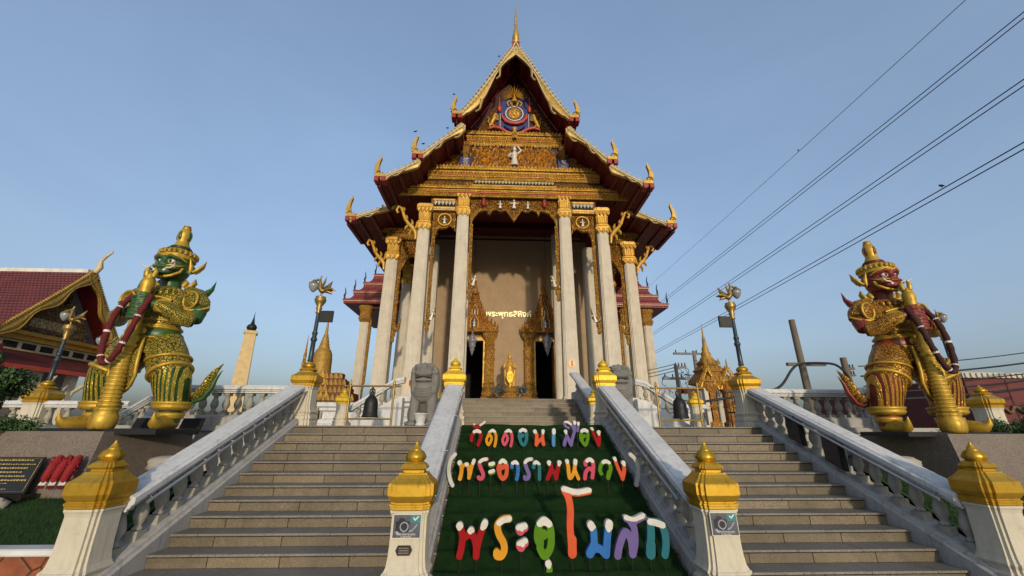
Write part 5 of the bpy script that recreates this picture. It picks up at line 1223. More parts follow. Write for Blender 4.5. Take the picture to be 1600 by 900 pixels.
# ------------------------------------------------------------------ photo signs and plaques on the posts
def photo_sign(x, y, z, rx, label):
    r = thing('notice_board', label, 'sign', (x, y, z), 'photo permission signs')
    b = MB(); b.box(-.165, .165, -.010, .004, -.125, .125); part('panel', b, M['whitefig'], r, True)
    b = MB(); b.box(-.157, .157, -.013, -.0095, -.117, .117); pic = part('picture', b, plain('sign_picture', (.055, .065, .085), .4, var=.6, scale=9, bump=0), r, True)
    b = MB(); b.box(.045, .157, -.0155, -.013, .035, .117); part('tick_field', b, plain('sign_teal', (.02, .16, .17), .4, bump=0), r, True)
    b = MB(); b.plate([(.065, .080), (.077, .092), (.092, .075), (.128, .108), (.138, .098), (.094, .054)], (0, -.018, 0), (1,0,0), (0,0,1), .002); part('tick', b, M['whitefig'], r, True)
    cm = MB()
    cm.plate([(-.13, -.06), (.03, -.06), (.03, .05), (-.02, .055), (-.035, .085), (-.085, .085), (-.10, .055), (-.13, .05)], (0, -.0150, 0), (1,0,0), (0,0,1), .0015, 0)
    cm.plate([(-.03+.052*math.cos(a), -.005+.052*math.sin(a)) for a in np.linspace(0, 6.1, 22)], (0, -.0165, 0), (1,0,0), (0,0,1), .001, 1)
    cm.plate([(-.03+.038*math.cos(a), -.005+.038*math.sin(a)) for a in np.linspace(0, 6.1, 22)], (0, -.0180, 0), (1,0,0), (0,0,1), .001, 0)
    cm.plate([(.02, -.06), (.06, -.055), (.10, -.02), (.13, .02), (.11, .02), (.07, -.03), (.03, -.045)], (0, -.0160, 0), (1,0,0), (0,0,1), .001, 1); cm.plate([(-.13, -.05), (-.10, -.05), (-.06, -.085), (-.09, -.09), (-.12, -.075)], (0, -.0160, 0), (1,0,0), (0,0,1), .001, 1)
    part('camera_drawing', cm, [plain('camera_black', (.008, .008, .010), .4, bump=0), plain('camera_grey', (.20, .21, .27), .5, bump=0)], r, True)
    for s, zz in (('Free photography', -.078), ('is allowed', -.104)):
        o = text_part(s, .030, (0, -.019, zz), (R(90), 0, 0), M['whitefig'], 'sign_lettering', r, .0005); o.location = (0, -.019, zz)
    r.rotation_euler = (rx, 0, 0); return r
photo_sign(-1.885, 5.396, .845, R(-2), 'dark photo sign with a white tick, on the cream post left of the turf')
photo_sign(1.895, 5.396, .850, R(-2), 'dark photo sign with a white tick, on the cream post right of the turf')
r = thing('name_plaque', 'small dark six-sided plaque below the left photo sign', 'plaque', (-1.90, 5.392, .60))
b = MB(); b.plate([(-.095, 0), (-.07, .05), (.07, .05), (.095, 0), (.07, -.05), (-.07, -.05)], (0, -.01, 0), (1,0,0), (0,0,1), .016); part('plate', b, plain('plaque_dark', (.02, .012, .018), .4), r, True)
for i in range(3):
    b = MB(); rg = random.Random(i); x = -.055
    while x < .05:
        wd = rg.uniform(.006, .014); b.box(x, x+wd, -.0115, -.0102, .024-.024*i-.005, .024-.024*i+.005); x += wd+.004
    part('plaque_lettering', b, plain('plaque_text', (.22, .18, .16), .5, bump=0), r, True)

# ------------------------------------------------------------------ lawn, planter kerb, rocks, plaque, red bundles
t = NT('lawn_grass'); f = t.noise(3, 6, .7); col = t.ramp(f, [(.3, (.012, .040, .008)), (.7, (.030, .080, .014))]); t.bump(t.noise(90, 4), 1.0, .03); M['grass'] = t.done(col, .9)
def lawn_z(x, y):
    x = abs(x); e = max(0, min(1, (y-6.15)/1.6)); return .46+.34*e+max(0, (7.3-x))*.30*e-max(0, x-9.3)*.02
for s in (-1, 1):
    g = MB(); nx, ny = 30, 16; rows = []
    for j in range(ny+1):
        y = 6.14+(10.1-6.14)*j/ny; rows.append([(s*(5.86+(13-5.86)*i/nx), y, lawn_z(5.86+(13-5.86)*i/nx, y)) for i in range(nx+1)])
    g.loft(rows, 0, True, closed=False, cap=False)
    rg = random.Random(11+s); n = 16000
    for _ in range(n):
        y = 6.16+(7.75-6.16)*rg.random(); x = 5.95+rg.random()**1.1*4.6
        z = lawn_z(x, y); a = rg.uniform(0, 6.28); L = rg.uniform(.03, .065); q = .005
        dx, dy = math.cos(a), math.sin(a)
        g.add([(s*x-dy*q, y+dx*q, z-.005), (s*x+dy*q, y-dx*q, z-.005), (s*x+dx*L*.5, y+dy*L*.5, z+L)], [[0, 1, 2]])
    struct('lawn', g, M['grass'], 'stuff')
t = NT('stamped_red_paving'); v = t.vor(2.6, 'DISTANCE_TO_EDGE'); f = t.noise(5, 6, .65)
col = t.ramp(f, [(.3, (.15, .042, .018)), (.7, (.25, .08, .032))]); col = t.mix(t.ramp(v, [(.012, (1,)*3), (.03, (0,)*3)]), col, (.035, .018, .012)); t.bump(t.ramp(v, [(0, (0,)*3), (.05, (1,)*3)]), .7, .02); M['redpave'] = t.done(col, .75)
for s, sd_ in ((-1, 'left'), (1, 'right')):
    r = thing('planter_wall', 'low planter wall with white cap and red stamped face, edge of the %s lawn' % sd_, 'wall', (s*9.4, 6.0, 0))
    x0, x1 = sorted((s*5.96, s*13)); b = MB(); b.box(x0, x1, 5.95, 6.12, -.02, .44); part('wall_face', b, M['redpave'], r)
    b = MB(); b.loft([[(x, 5.90, .44), (x, 5.89, .455), (x, 5.90, .50), (x, 5.92, .515), (x, 6.12, .515), (x, 6.15, .50), (x, 6.15, .44)] for x in (x0, x1)]); part('cap', b, plain('white_kerb_paint', (.48, .48, .47), .6), r)
M['rock'] = weathered('pale_rock', (.30, .275, .225), (.10, .09, .075), .9, .6, False, 1.0)
def rock(x, y, z, rx, ry, rz, label, seed):
    rg = random.Random(seed); b = MB(); n, k = 22, 10; rings = []
    for i in range(k+1):
        a = -math.pi/2+math.pi*i/k; row = []
        for j in range(n):
            t_ = 2*math.pi*j/n; q = max(.03, math.cos(a))**.6; nn = 1+.10*math.sin(3*t_+seed)+.07*math.sin(7*t_+2*i)+rg.uniform(-.05, .05)
            row.append((x+rx*q*nn*math.cos(t_), y+ry*q*nn*math.sin(t_), z+rz*(1 if math.sin(a) > 0 else .8)*math.copysign(abs(math.sin(a))**.7, math.sin(a))*(1+.06*math.sin(5*t_+seed))))
        rings.append(row)
    b.loft(rings, 0, True); solo('rock', b, M['rock'], label, 'rock')
rock(-9.3, 7.35, .72, .75, .22, .20, 'long pale rock under the black plaque on the left plinth', 1); rock(-6.65, 8.1, 1.30, .42, .22, .14, 'pale rock on the lawn between the left balustrade and the plinth', 2)
rock(6.75, 8.0, 1.30, .40, .22, .15, 'pale rock on the lawn behind the right balustrade', 3)
r = thing('plaque', 'black stone plaque with gold lettering leaning on the left plinth', 'plaque', (-9.15, 7.70, .88))
b = MB(); b.plate([(-.75, 0), (.62, 0), (.62, .56), (-.75, .56)], (-9.15, 7.60, .90), (1,0,0), (0, .25, .97), .03); b.box(-9.95, -8.45, 7.5, 7.72, .80, .895); part('slab', b, plain('black_granite', (.012, .011, .010), .25, bump=0), r)
rg = random.Random(4); b = MB()
O = Vector((-9.15, 7.5955, .90)); V = Vector((0, .25, .97)).normalized()
for i, (wd, h) in enumerate(((.50, .018), (.60, .014), (.50, .018), (.44, .018), (.52, .018), (.56, .018), (.30, .008), (.16, .008), (.34, .008))):
    x = -wd-.05; zc = .50-i*.062+(.0 if i < 6 else .02*(i-5))
    while x < wd-.05:
        L = rg.uniform(.012, .045); p = O+V*zc
        b.add([tuple(p+Vector((x, -.002, 0))), tuple(p+Vector((x+L, -.002, 0))), tuple(p+Vector((x+L, -.002, 0))+V*h*rg.uniform(.7, 1.5)), tuple(p+Vector((x, -.002, 0))+V*h)], [[0, 1, 2, 3]]); x += L+.012
part('gold_lettering', b, plain('plaque_gold', (.34, .26, .10), .5, bump=0), r)
b = MB()
for pts in ([(-.72, .03), (.59, .03)], [(.59, .03), (.59, .53)], [(-.72, .53), (.59, .53)]):
    b.tube([tuple(O+V*z+Vector((x, -.003, 0))) for x, z in pts], .006, 4)
part('border', b, M['brass'], r)
for i, x in enumerate((-8.28, -8.125, -7.97)):
    r = thing('red_garland_bundle', ('leftmost', 'middle', 'rightmost')[i]+' of the three red garland bundles leaning on the left plinth', 'bundle', (x, 7.66, 1.0), 'red bundles on the plinth')
    b = MB(); b.tube([(x, 7.62, 1.06), (x-.01, 7.62, 1.12), (x+.0, 7.66, 1.26), (x+.02, 7.70, 1.40), (x+.02, 7.74, 1.46)], [.04, .066, .078, .074, .04], 10, fx=1, fy=.8)
    for k in range(40):
        a = rng.uniform(2.6, 6.8); z = rng.uniform(1.1, 1.44); ell(b, (x+.068*math.cos(a), 7.68+.06*math.sin(a), z), (.018, .018, .018), 5, 3)
    part('flower_bundle', b, plain('bright_red_flowers', (.20, .008, .012), .8, var=.4, scale=30, bump=.8, bs=70), r)
    b = MB()
    for k in range(4): b.tube([(x-.038+.024*k, 7.60, 1.07), (x-.045+.028*k, 7.58, 1.02)], .012, 6, 0); b.tube([(x-.045+.028*k, 7.58, 1.02), (x-.055+.032*k, 7.57, .97)], [.016, .009], 6, 1)
    part('tassel', b, [M['whitefig'], M['garl_red']], r)
for i, x in enumerate((-8.55, -7.55)):
    b = MB(); b.loft([[(x-.22, 9.52, 1.78), (x+.22, 9.52, 1.78), (x+.22, 9.58, 1.78), (x-.22, 9.58, 1.78)], [(x-.20, 9.62, 2.12), (x+.24, 9.62, 2.12), (x+.24, 9.68, 2.12), (x-.20, 9.68, 2.12)]])
    solo('flood_panel', b, M['black'], ('black floodlight panel between the feet of the green statue', 'black floodlight panel on the right behind the green statue')[i], 'floodlight')

# ------------------------------------------------------------------ bird lamps on the posts
def bird_lamp(x, y, z, s, h, flood, label):
    r = thing('bird_lamp', label, 'lamp', (x, y, z), 'bird lamps on the posts')
    b = MB(); b.lathe([(.075, 0), (.06, .05), (.055, .5), (.075, .53), (.08, .58), (.055, .62), (.06, .70), (.075, .72), (.05, .78), (.042, h)], n=12); part('pole', b, M['bluepole'], r, True)
    b = MB(); b.lathe([(.05, h-.18), (.075, h-.15), (.05, h-.10), (.08, h-.02), (.06, h+.02), (.13, h+.14), (.15, h+.22), (.12, h+.27), (.13, h+.29), (.05, h+.31)], n=14); part('lamp_cup', b, M['brass'], r, True)
    b = MB(); k = h+.30
    b.tube([(0, 0, k), (0, 0, k+.14)], .022, 6); b.tube([(-s*.12, 0, k+.16), (-s*.02, 0, k+.15), (s*.06, 0, k+.24), (s*.07, 0, k+.38), (s*.10, 0, k+.47), (s*.17, 0, k+.48), (s*.21, 0, k+.44)], [.02, .085, .075, .04, .04, .035, .008], 8)
    b.tube([(s*.09, 0, k+.50), (s*.08, 0, k+.57), (s*.05, 0, k+.60)], [.025, .018, .003], 6)
    for q in (-1, 1):
        b.tube([(0, q*.05, k+.22), (-s*.10, q*.15, k+.34), (-s*.16, q*.20, k+.52)], [.05, .06, .004], 7, fx=1, fy=.4); b.tube([(-s*.05, q*.03, k+.18), (-s*.22, q*.06, k+.22), (-s*.33, q*.08, k+.20)], [.05, .05, .004], 6, fy=.5)
    b.tube([(-s*.10, 0, k+.16), (-s*.22, 0, k+.12), (-s*.28, 0, k+.06)], [.05, .04, .004], 6)
    part('bird', b, M['brass'], r, True)
    b = MB(); b.lathe([(.02, .02), (.06, 0), (.12, -.035), (.13, -.08), (.118, -.145), (.08, -.215), (.03, -.27), (.004, -.28)], (s*.24, 0, k+.40), 16); part('globe', b, plain('frosted_globe', (.20, .215, .23), .12, bump=0), r, True)
    b = MB(); b.lathe([(.03, .08), (.05, .05), (.08, .015), (.128, -.03), (.132, -.045)], (s*.24, 0, k+.40), 16); part('globe_collar', b, M['brass'], r, True)
    if flood:
        b = MB(); b.box(min(-s*.06, -s*.40), max(-s*.06, -s*.40), -.05, .02, h-.40, h-.10); b.box(min(0, -s*.1), max(0, -s*.1), -.015, .015, h-.27, h-.23); part('floodlight', b, M['black'], r, True)
    return r
bird_lamp(-5.58, 10.42, 3.52, -1, 1.42, True, 'bird lamp with a black floodlight on the post at the left of the stairhead')
bird_lamp(5.58, 10.42, 3.52, 1, 1.42, True, 'bird lamp with a black floodlight on the post at the right of the stairhead')
post(-14.0, 12.6, 1.66, 'weathered gold-capped post beside the dark shrub at the far left', 1.2, .92); post(14.6, 12.6, 1.66, 'weathered gold-capped post behind the red statue at the far right', 1.2, .92)
bird_lamp(-14.0, 12.6, 3.25, -1, 1.35, False, 'bird lamp without floodlight in front of the red-roofed hall'); bird_lamp(14.1, 12.7, 3.2, 1, 1.75, False, 'bird lamp without floodlight behind the red statue')
bird_lamp(-15.2, 15.2, 3.2, -1, 1.15, False, 'bird lamp whose globe shows between the green statue and the gable of the hall')

# ------------------------------------------------------------------ lions, pot, bells, standing image
def lion(x, y, label):
    b = MB()
    b.tube([(0, .55, .30), (0, .40, .55), (0, .10, .85), (0, -.04, 1.12), (0, -.08, 1.3)], [.34, .38, .36, .32, .30], 14)
    ell(b, (0, -.20, .92), (.30, .20, .30))
    for s in (-1, 1):
        b.tube([(s*.22, -.06, .95), (s*.235, -.16, .60), (s*.235, -.20, .32), (s*.235, -.20, .06)], [.15, .14, .125, .135], 12); ell(b, (s*.235, -.29, .07), (.14, .18, .085))
        ell(b, (s*.34, .36, .34), (.18, .33, .34)); ell(b, (s*.40, .05, .07), (.12, .26, .08))
        ell(b, (s*.31, -.02, 1.26), (.12, .26, .40)); ell(b, (s*.30, -.08, .98), (.09, .2, .16)); ell(b, (s*.16, -.36, 1.58), (.10, .09, .08)); ell(b, (s*.16, -.30, 1.66), (.13, .10, .05))
        for k in range(4): b.tube([(s*(.235-.075+.05*k), -.40, .09), (s*(.235-.075+.05*k), -.46, .03)], [.035, .03], 6)
    ell(b, (0, -.10, 1.46), (.36, .30, .28)); ell(b, (0, -.36, 1.44), (.26, .17, .12)); ell(b, (0, -.32, 1.25), (.25, .15, .065)); ell(b, (0, -.50, 1.50), (.10, .05, .05))
    for k in range(9):
        a = math.pi*k/8; ell(b, (.33*math.cos(a), -.22, 1.48+.22*math.sin(a)), (.07, .09, .07))
    b.tube([(0, .80, .2), (0, .95, .5), (0, .85, .8)], [.08, .09, .05], 8)
    r = thing('lion_statue', label, 'statue', (x, y, 1.975), 'stone lions at the stairhead')
    link('body', remesh(b, .02, 'body', M['lion'], 2), r, True)
    m = MB(); m.tube([(-.23, -.40, 1.335), (-.12, -.47, 1.345), (0, -.49, 1.35), (.12, -.47, 1.345), (.23, -.40, 1.335)], .022, 6); part('mouth', m, plain('lion_mouth', (.06, .058, .055), .9), r, True)
    m = MB()
    for s in (-1, 1): spiral(m, s*.16, 1.585, .055, s, 0, 1.1, .012, .015, -.44)
    for z, w_ in ((1.06, .24), (1.0, .25), (.93, .25), (.86, .23)): m.tube([(-w_, -.31+.0, z), (-w_*.5, -.385, z-.05), (0, -.405, z-.07), (w_*.5, -.385, z-.05), (w_, -.31, z)], .012, 5)
    part('carved_line', m, M['lion'], r, True)
    return r
lion(-2.93, 12.1, 'grey stone lion sitting at the left of the stairhead behind a white pot'); lion(2.75, 12.1, 'grey stone lion half hidden behind the yellow-capped post on the right')
r = thing('flower_pot', 'small white stone pot in front of the left lion', 'pot', (-2.80, 11.0, 1.98))
b = MB(); b.lathe([(.10, 0), (.13, .02), (.13, .05), (.10, .08), (.13, .14), (.155, .24), (.165, .27), (.19, .285), (.19, .31), (.165, .315), (.15, .26), (.12, .18)], n=20); part('bowl', b, M['white'], r, True)
b = MB(); b.lathe([(.002, .25), (.15, .255)], n=16); part('sand', b, M['curb'], r, True)
for s, lab, dec in ((-1, 'left', False), (1, 'right', True)):
    xc = s*4.30; y = 11.6
    r = thing('bell_rack', 'brass rack holding a black bell at the %s of the stairhead%s' % (lab, ', hung with red ribbons' if dec else ''), 'rack', (xc, y, 1.98), 'bell racks')
    b = MB()
    for q in (-1, 1): b.tube([(xc+q*.60, y, 1.98), (xc+q*.60, y, 3.06)], .028, 8); b.lathe([(.028, 0), (.04, .03), (.025, .06), (.035, .09), (.004, .15)], (xc+q*.60, y, 3.06), 8)
    b.tube([(xc-.74, y, 3.03), (xc+.74, y, 3.03)], .026, 8); b.tube([(xc-.60, y, 2.16), (xc+.60, y, 2.16)], .022, 8)
    for q in (-1, 1): b.lathe([(.026, 0), (.04, .0), (.04, .04), (.004, .06)], (xc+q*.74, y, 3.01), 8)
    part('frame', b, M['brass'], r)
    if dec:
        b = MB()
        for q in range(10): x = xc-.5+q*.11; b.tube([(x, y-.03, 3.02), (x+rng.uniform(-.06, .06), y-.04, 2.96), (x+rng.uniform(-.08, .08), y-.04, 2.86+rng.uniform(-.05, .04))], .012, 5)
        part('red_ribbon', b, M['redp'], r)
    k = thing('temple_bell', 'black bronze bell hanging in the %s rack' % lab, 'bell', (xc+.02, y, 2.2), 'black bells')
    b = MB(); b.lathe([(.205, 0), (.215, .0), (.215, .04), (.20, .06), (.19, .22), (.18, .38), (.155, .48), (.10, .54), (.075, .57), (.07, .60)], n=22); part('bell_body', b, M['black'], k, True)
    b = MB()
    for q in (-1, 1): b.tube([(q*.05, 0, .58), (q*.07, 0, .66), (q*.06, 0, .73), (0, 0, .78)], .018, 6)
    b.lathe([(.05, .58), (.035, .62), (.05, .66), (.03, .70), (.04, .76), (.02, .80), (.015, .84)], n=8); part('bell_loop', b, M['black'], k, True)
# standing gold image between the doors
bx, by, bz = -.05, 24.2, 3.56
r = thing('standing_image', 'gold standing image with joined hands on a lotus base between the doors', 'statue', (bx, by, bz))
b = MB(); b.lathe([(.50, 0), (.56, .04), (.56, .14), (.44, .20), (.40, .30), (.52, .42), (.56, .50), (.46, .58), (.40, .60), (.42, .66), (.38, .70)], n=22, fl=.03); part('lotus_base', b, [M['ornate_s']], r, True)
b = MB(); b.tube([(0, 0, .68), (0, 0, 1.0), (0, 0, 1.5), (0, -.02, 1.8), (0, -.01, 2.05), (0, 0, 2.2), (0, 0, 2.26)], [.22, .185, .20, .19, .235, .13, .075], 14, fx=.8)
b.tube([(0, 0, 2.22), (0, -.02, 2.32), (0, -.03, 2.42), (0, -.02, 2.55), (0, 0, 2.60), (0, 0, 2.66), (0, 0, 2.74)], [.07, .10, .115, .10, .055, .045, .008], 12)
for s in (-1, 1):
    b.tube([(s*.20, 0, 2.10), (s*.31, -.03, 1.90), (s*.33, -.08, 1.74), (s*.20, -.20, 1.80), (s*.04, -.25, 1.98)], [.085, .075, .065, .05, .04], 9); b.tube([(s*.30, .02, 1.75), (s*.27, .0, 1.3), (s*.24, 0, .72)], [.06, .07, .06], 8, fx=1)
    ell(b, (s*.025, -.26, 2.04), (.025, .035, .10)); ell(b, (s*.115, 0, 2.40), (.02, .03, .07)); ell(b, (s*.10, -.06, .72), (.08, .14, .04))
link('body', remesh(b, .018, 'body', M['gilt'], 2), r, True)
b = MB(); b.loft([[(.20*math.cos(a)*q, y, 1.22+.36*math.sin(a)*q) for a in np.linspace(0, 6.02, 24)] for y, q in ((-.52, .96), (-.50, 1.0), (-.46, 1.0))]); o = part('offering_shield', b, M['gold_y'], r, True)
b = MB(); spiral(b, 0, 1.22, .14, 1, 0, 1.9, .02, .03, -.52); b.box(-.03, .03, -.50, -.44, .6, .9); part('shield_emblem', b, M['gilt'], r, True)
def clump(name, label, cat, x, y, z, rad, n, leafs, mat, seed=1, flat=1., stem=None, group=None):
    rg = random.Random(seed); r = thing(name, label, cat, (x, y, z), group)
    b = MB()
    lobes = [(rg.gauss(0, .42)*rad, rg.gauss(0, .42)*rad, (rg.random()*.9+.1)*rad*flat, rg.uniform(.28, .55)*rad) for _ in range(16)]
    for _ in range(n):
        lx, ly, lz, lr = rg.choice(lobes); d = Vector((rg.gauss(0, 1), rg.gauss(0, 1), rg.gauss(0, 1))).normalized()*lr*rg.uniform(.5, 1.08)
        p = Vector((x+lx, y+ly, z+lz))+d; u = Vector((rg.gauss(0, 1), rg.gauss(0, 1), rg.gauss(0, 1))).normalized(); v = u.cross(d.normalized()); v = v.normalized() if v.length > .01 else Vector((1, 0, 0))
        L = leafs*rg.uniform(.6, 1.3)
        b.add([tuple(p-u*L*.5), tuple(p+v*L*.24+d.normalized()*L*.1), tuple(p+u*L*.5), tuple(p-v*L*.24+d.normalized()*L*.1)], [[0, 1, 2, 3]], rg.choice([0, 0, 1]))
    part('foliage', b, mat, r)
    t_ = MB()
    for k in range(5): a = 1.26*k; t_.tube([(x+.05*math.cos(a), y+.05*math.sin(a), z-.25), (x+.3*rad*math.cos(a), y+.3*rad*math.sin(a), z+.5*rad*flat), (x+.5*rad*math.cos(a), y+.5*rad*math.sin(a), z+1.0*rad*flat)], [.05*rad, .035*rad, .012*rad], 6)
    part('stems', t_, M['wood'], r)
    return r
LEAF = [plain('shrub_leaf', (.022, .055, .014), .6, var=.4, scale=6, bump=0), plain('shrub_leaf_light', (.045, .095, .022), .55, var=.3, scale=6, bump=0)]
DLEAF = [plain('grey_leaf', (.05, .06, .06), .6, bump=0), plain('grey_leaf_light', (.09, .10, .10), .6, bump=0)]
clump('potted_plant', 'dark grey-leaved plant at the left of the gold standing image', 'plant', bx-.62, by, bz+.2, .42, 260, .18, DLEAF, 3); clump('potted_plant', 'dark grey-leaved plant at the right of the gold standing image', 'plant', bx+.62, by, bz+.2, .42, 260, .18, DLEAF, 4)
# crystal lanterns in the doorways
for s, lab in ((-1, 'left'), (1, 'right')):
    x, y = s*2.42, 25.6
    r = thing('crystal_lantern', 'grey crystal lantern hanging in front of the %s doorway' % lab, 'lantern', (x, y, 7.6), 'lanterns in the doorways')
    b = MB(); b.tube([(x, y, 15.2), (x, y, 7.9)], .012, 5); part('chain', b, M['black'], r)
    b = MB(); b.lathe([(.01, .35), (.05, .25), (.05, .12), (.14, .02), (.22, -.12), (.30, -.32), (.34, -.36), (.26, -.42), (.20, -.60), (.22, -.70), (.14, -.78), (.15, -.95), (.09, -1.02), (.08, -1.15), (.03, -1.2), (.004, -1.32)], (x, y, 7.6), 14, fl=.12); part('crystal_body', b, plain('grey_crystal', (.22, .22, .25), .2, .3, var=.5, scale=14), r)
    b = MB()
    for q in range(8): a = q*.785; b.tube([(x+.26*math.cos(a), y+.26*math.sin(a), 7.25), (x+.36*math.cos(a), y+.36*math.sin(a), 7.38), (x+.34*math.cos(a), y+.34*math.sin(a), 7.5)], [.02, .03, .004], 5)
    part('crystal_arms', b, M['silver'], r)

# ------------------------------------------------------------------ birds
def bird(x, y, z, rz, label):
    r = thing('bird', label, 'bird', (x, y, z), 'birds', rz); r.scale = (.65, .65, .65)
    b = MB(); b.tube([(-.16, 0, .02), (-.08, 0, .06), (0, 0, .10), (.07, 0, .15), (.10, 0, .20), (.13, 0, .21), (.17, 0, .20)], [.012, .04, .06, .05, .04, .03, .004], 8)
    b.tube([(-.06, 0, .05), (-.20, 0, -.03)], [.03, .018], 6, fx=.5); part('body', b, M['black'], r, True)
    b = MB()
    for s in (-1, 1): b.tube([(0, s*.02, .06), (.01, s*.02, -.02)], .006, 4)
    part('legs', b, M['black'], r, True)
bird(-3.48, 17.85, 19.60, 2.5, 'black bird on the tip of the upper left roof finial'); bird(-5.42, 17.85, 16.96, .4, 'black bird on the tip of the middle left roof finial')
bird(-4.95, 17.9, 16.22, .8, 'black bird on the roof edge beside the middle left finial'); bird(-.98, 17.9, 22.62, 2.2, 'black bird high on the left slope of the top roof'); bird(-3.72, 17.9, 17.30, 1.0, 'black bird on the left roof edge below the upper finial')
# ------------------------------------------------------------------ transept roofs at the sides of the hall
def transept(s, label):
    r = thing('side_porch', label, 'porch', (s*11, 33, 2.98))
    q = MB()
    def hip(x0, x1, y0, y1, z0, z1, inset):
        # small concave hipped roof tier, overhang to the side
        rings = []
        for t_ in np.linspace(0, 1, 6):
            k = 1-(1-t_)**1.0; c = inset*(1-(1-t_)**1.8); z = z0+(z1-z0)*t_**1.5
            rings.append([(s*(x0), y0+c, z), (s*(x1-c), y0+c, z), (s*(x1-c), y1-c, z), (s*(x0), y1-c, z)])
        q.loft(rings, 0)
    def eave(x0, x1, y0, y1, z):
        q.box(min(s*x0, s*x1), max(s*x0, s*x1), y0, y1, z-.36, z-.20, 1); q.box(min(s*x0, s*(x1+.02)), max(s*x0, s*(x1+.02)), y0-.02, y1+.02, z-.20, z-.14, 2); q.box(min(s*x0, s*(x1+.05)), max(s*x0, s*(x1+.05)), y0-.05, y1+.05, z-.14, z, 1)
        teeth(q, min(s*x0, s*x1), max(s*x0, s*x1), z-.2, .12, .2, y0-.03, .04, 1)
    for xo, y0, y1, z, h in ((12.6, 29.8, 38, 11.30, .62), (12.15, 30.4, 37.4, 12.2, .62), (11.65, 31.0, 36.8, 13.1, .7)):
        eave(8, xo, y0, y1, z); hip(8, xo-.05, y0+.05, y1, z, z+h, .5)
    eave(8, 11.1, 31.7, 36.2, 14.1); hip(8, 11.05, 31.75, 36.2, 14.1, 16.2, 1.4)
    part('roof', q, [M['tile'], M['redp'], M['pale']], r)
    for (x, y, z) in ((12.55, 29.85, 11.3), (12.1, 30.45, 12.2), (11.6, 31.05, 13.1), (11.05, 31.75, 14.1)):
        f = MB(); f.tube([(s*x, y, z), (s*(x+.03), y-.03, z+.25), (s*(x-.02), y, z+.5), (s*(x+.02), y, z+.75), (s*(x+.09), y, z+.95)], [.06, .075, .045, .035, .006], 6); part('roof_finial', f, M['black'], r)
    for x in (11.0, 9.3):
        c = MB(); c.prof(RED, [(.40, 0), (.36, .3), (.33, 6.9)], (s*x, 30.6, 2.98)); col = part('column', c, M['column'], r)
        k = MB(); k.prof(RED, [(.34, 6.6), (.48, 6.9), (.40, 7.1), (.40, 7.5), (.52, 7.8), (.5, 8.2)], (s*x, 30.6, 2.98)); part('capital', k, M['ornate_s'], col)
        k = MB(); xx = s*(x-.42); k.box(xx-.09, xx+.09, 30.45, 30.6, 5.0, 9.8); leaf(k, xx, 5.0, -1.57, .5, .14, .1, 30.45); part('carved_strip', k, M['ornate_s'], r)
    b = MB(); b.box(min(s*8, s*11.5), max(s*8, s*11.5), 30.4, 30.8, 10.7, 11.2); part('beam', b, M['maroon'], r)
transept(-1, 'red tiered side porch roof showing left of the ordination hall'); transept(1, 'dark red tiered side porch roof showing right of the ordination hall')

# ------------------------------------------------------------------ hall at the far left (gable towards the stairs)
H = thing('red_roofed_hall', 'hall with dark red tiled roof and carved gable behind the green statue', 'building', (-26, 22, 0))
GX = -24.7; RYc = 22.0; ZR = 10.15; ZE = 6.25; HW = 2.95
t = NT('maroon_tile'); wv = t.n('ShaderNodeTexWave', bands_direction='X'); wv.inputs['Scale'].default_value = 1.6; t.l(t.tc.outputs['Object'], wv.inputs[0])
t.bump(wv.outputs['Fac'], .6, .04); M['mtile'] = t.done(t.ramp(t.noise(2, 6, .6), [(.3, (.075, .012, .012)), (.7, (.125, .022, .019))]), .5)
b = MB(); nrow = 22
for k in range(nrow):     # courses of tiles on the near slope (and a plain far slope)
    a0, a1 = k/nrow, (k+1)/nrow
    y0, z0 = RYc-HW*1.08*a0, ZR-(ZR-ZE)*1.05*a0; y1, z1 = RYc-HW*1.08*a1, ZR-(ZR-ZE)*1.05*a1
    b.loft([[(x, y0, z0-.02), (x, y0, z0+.02), (x, y1-.05, z1+.06), (x, y1-.05, z1+.0)] for x in (-48, GX+1.15)])
b.loft([[(x, RYc, ZR), (x, RYc+HW*1.1, ZE-.2), (x, RYc+HW*1.1, ZE-.3), (x, RYc, ZR-.15)] for x in (-48, GX+1.15)])
part('roof', b, M['mtile'], H)
b = MB(); b.box(-48, GX+.9, RYc-.12, RYc+.12, ZR-.05, ZR+.16); part('ridge_cap', b, M['whitefig'], H)
AX = ((0, 1, 0), (0, 0, 1))
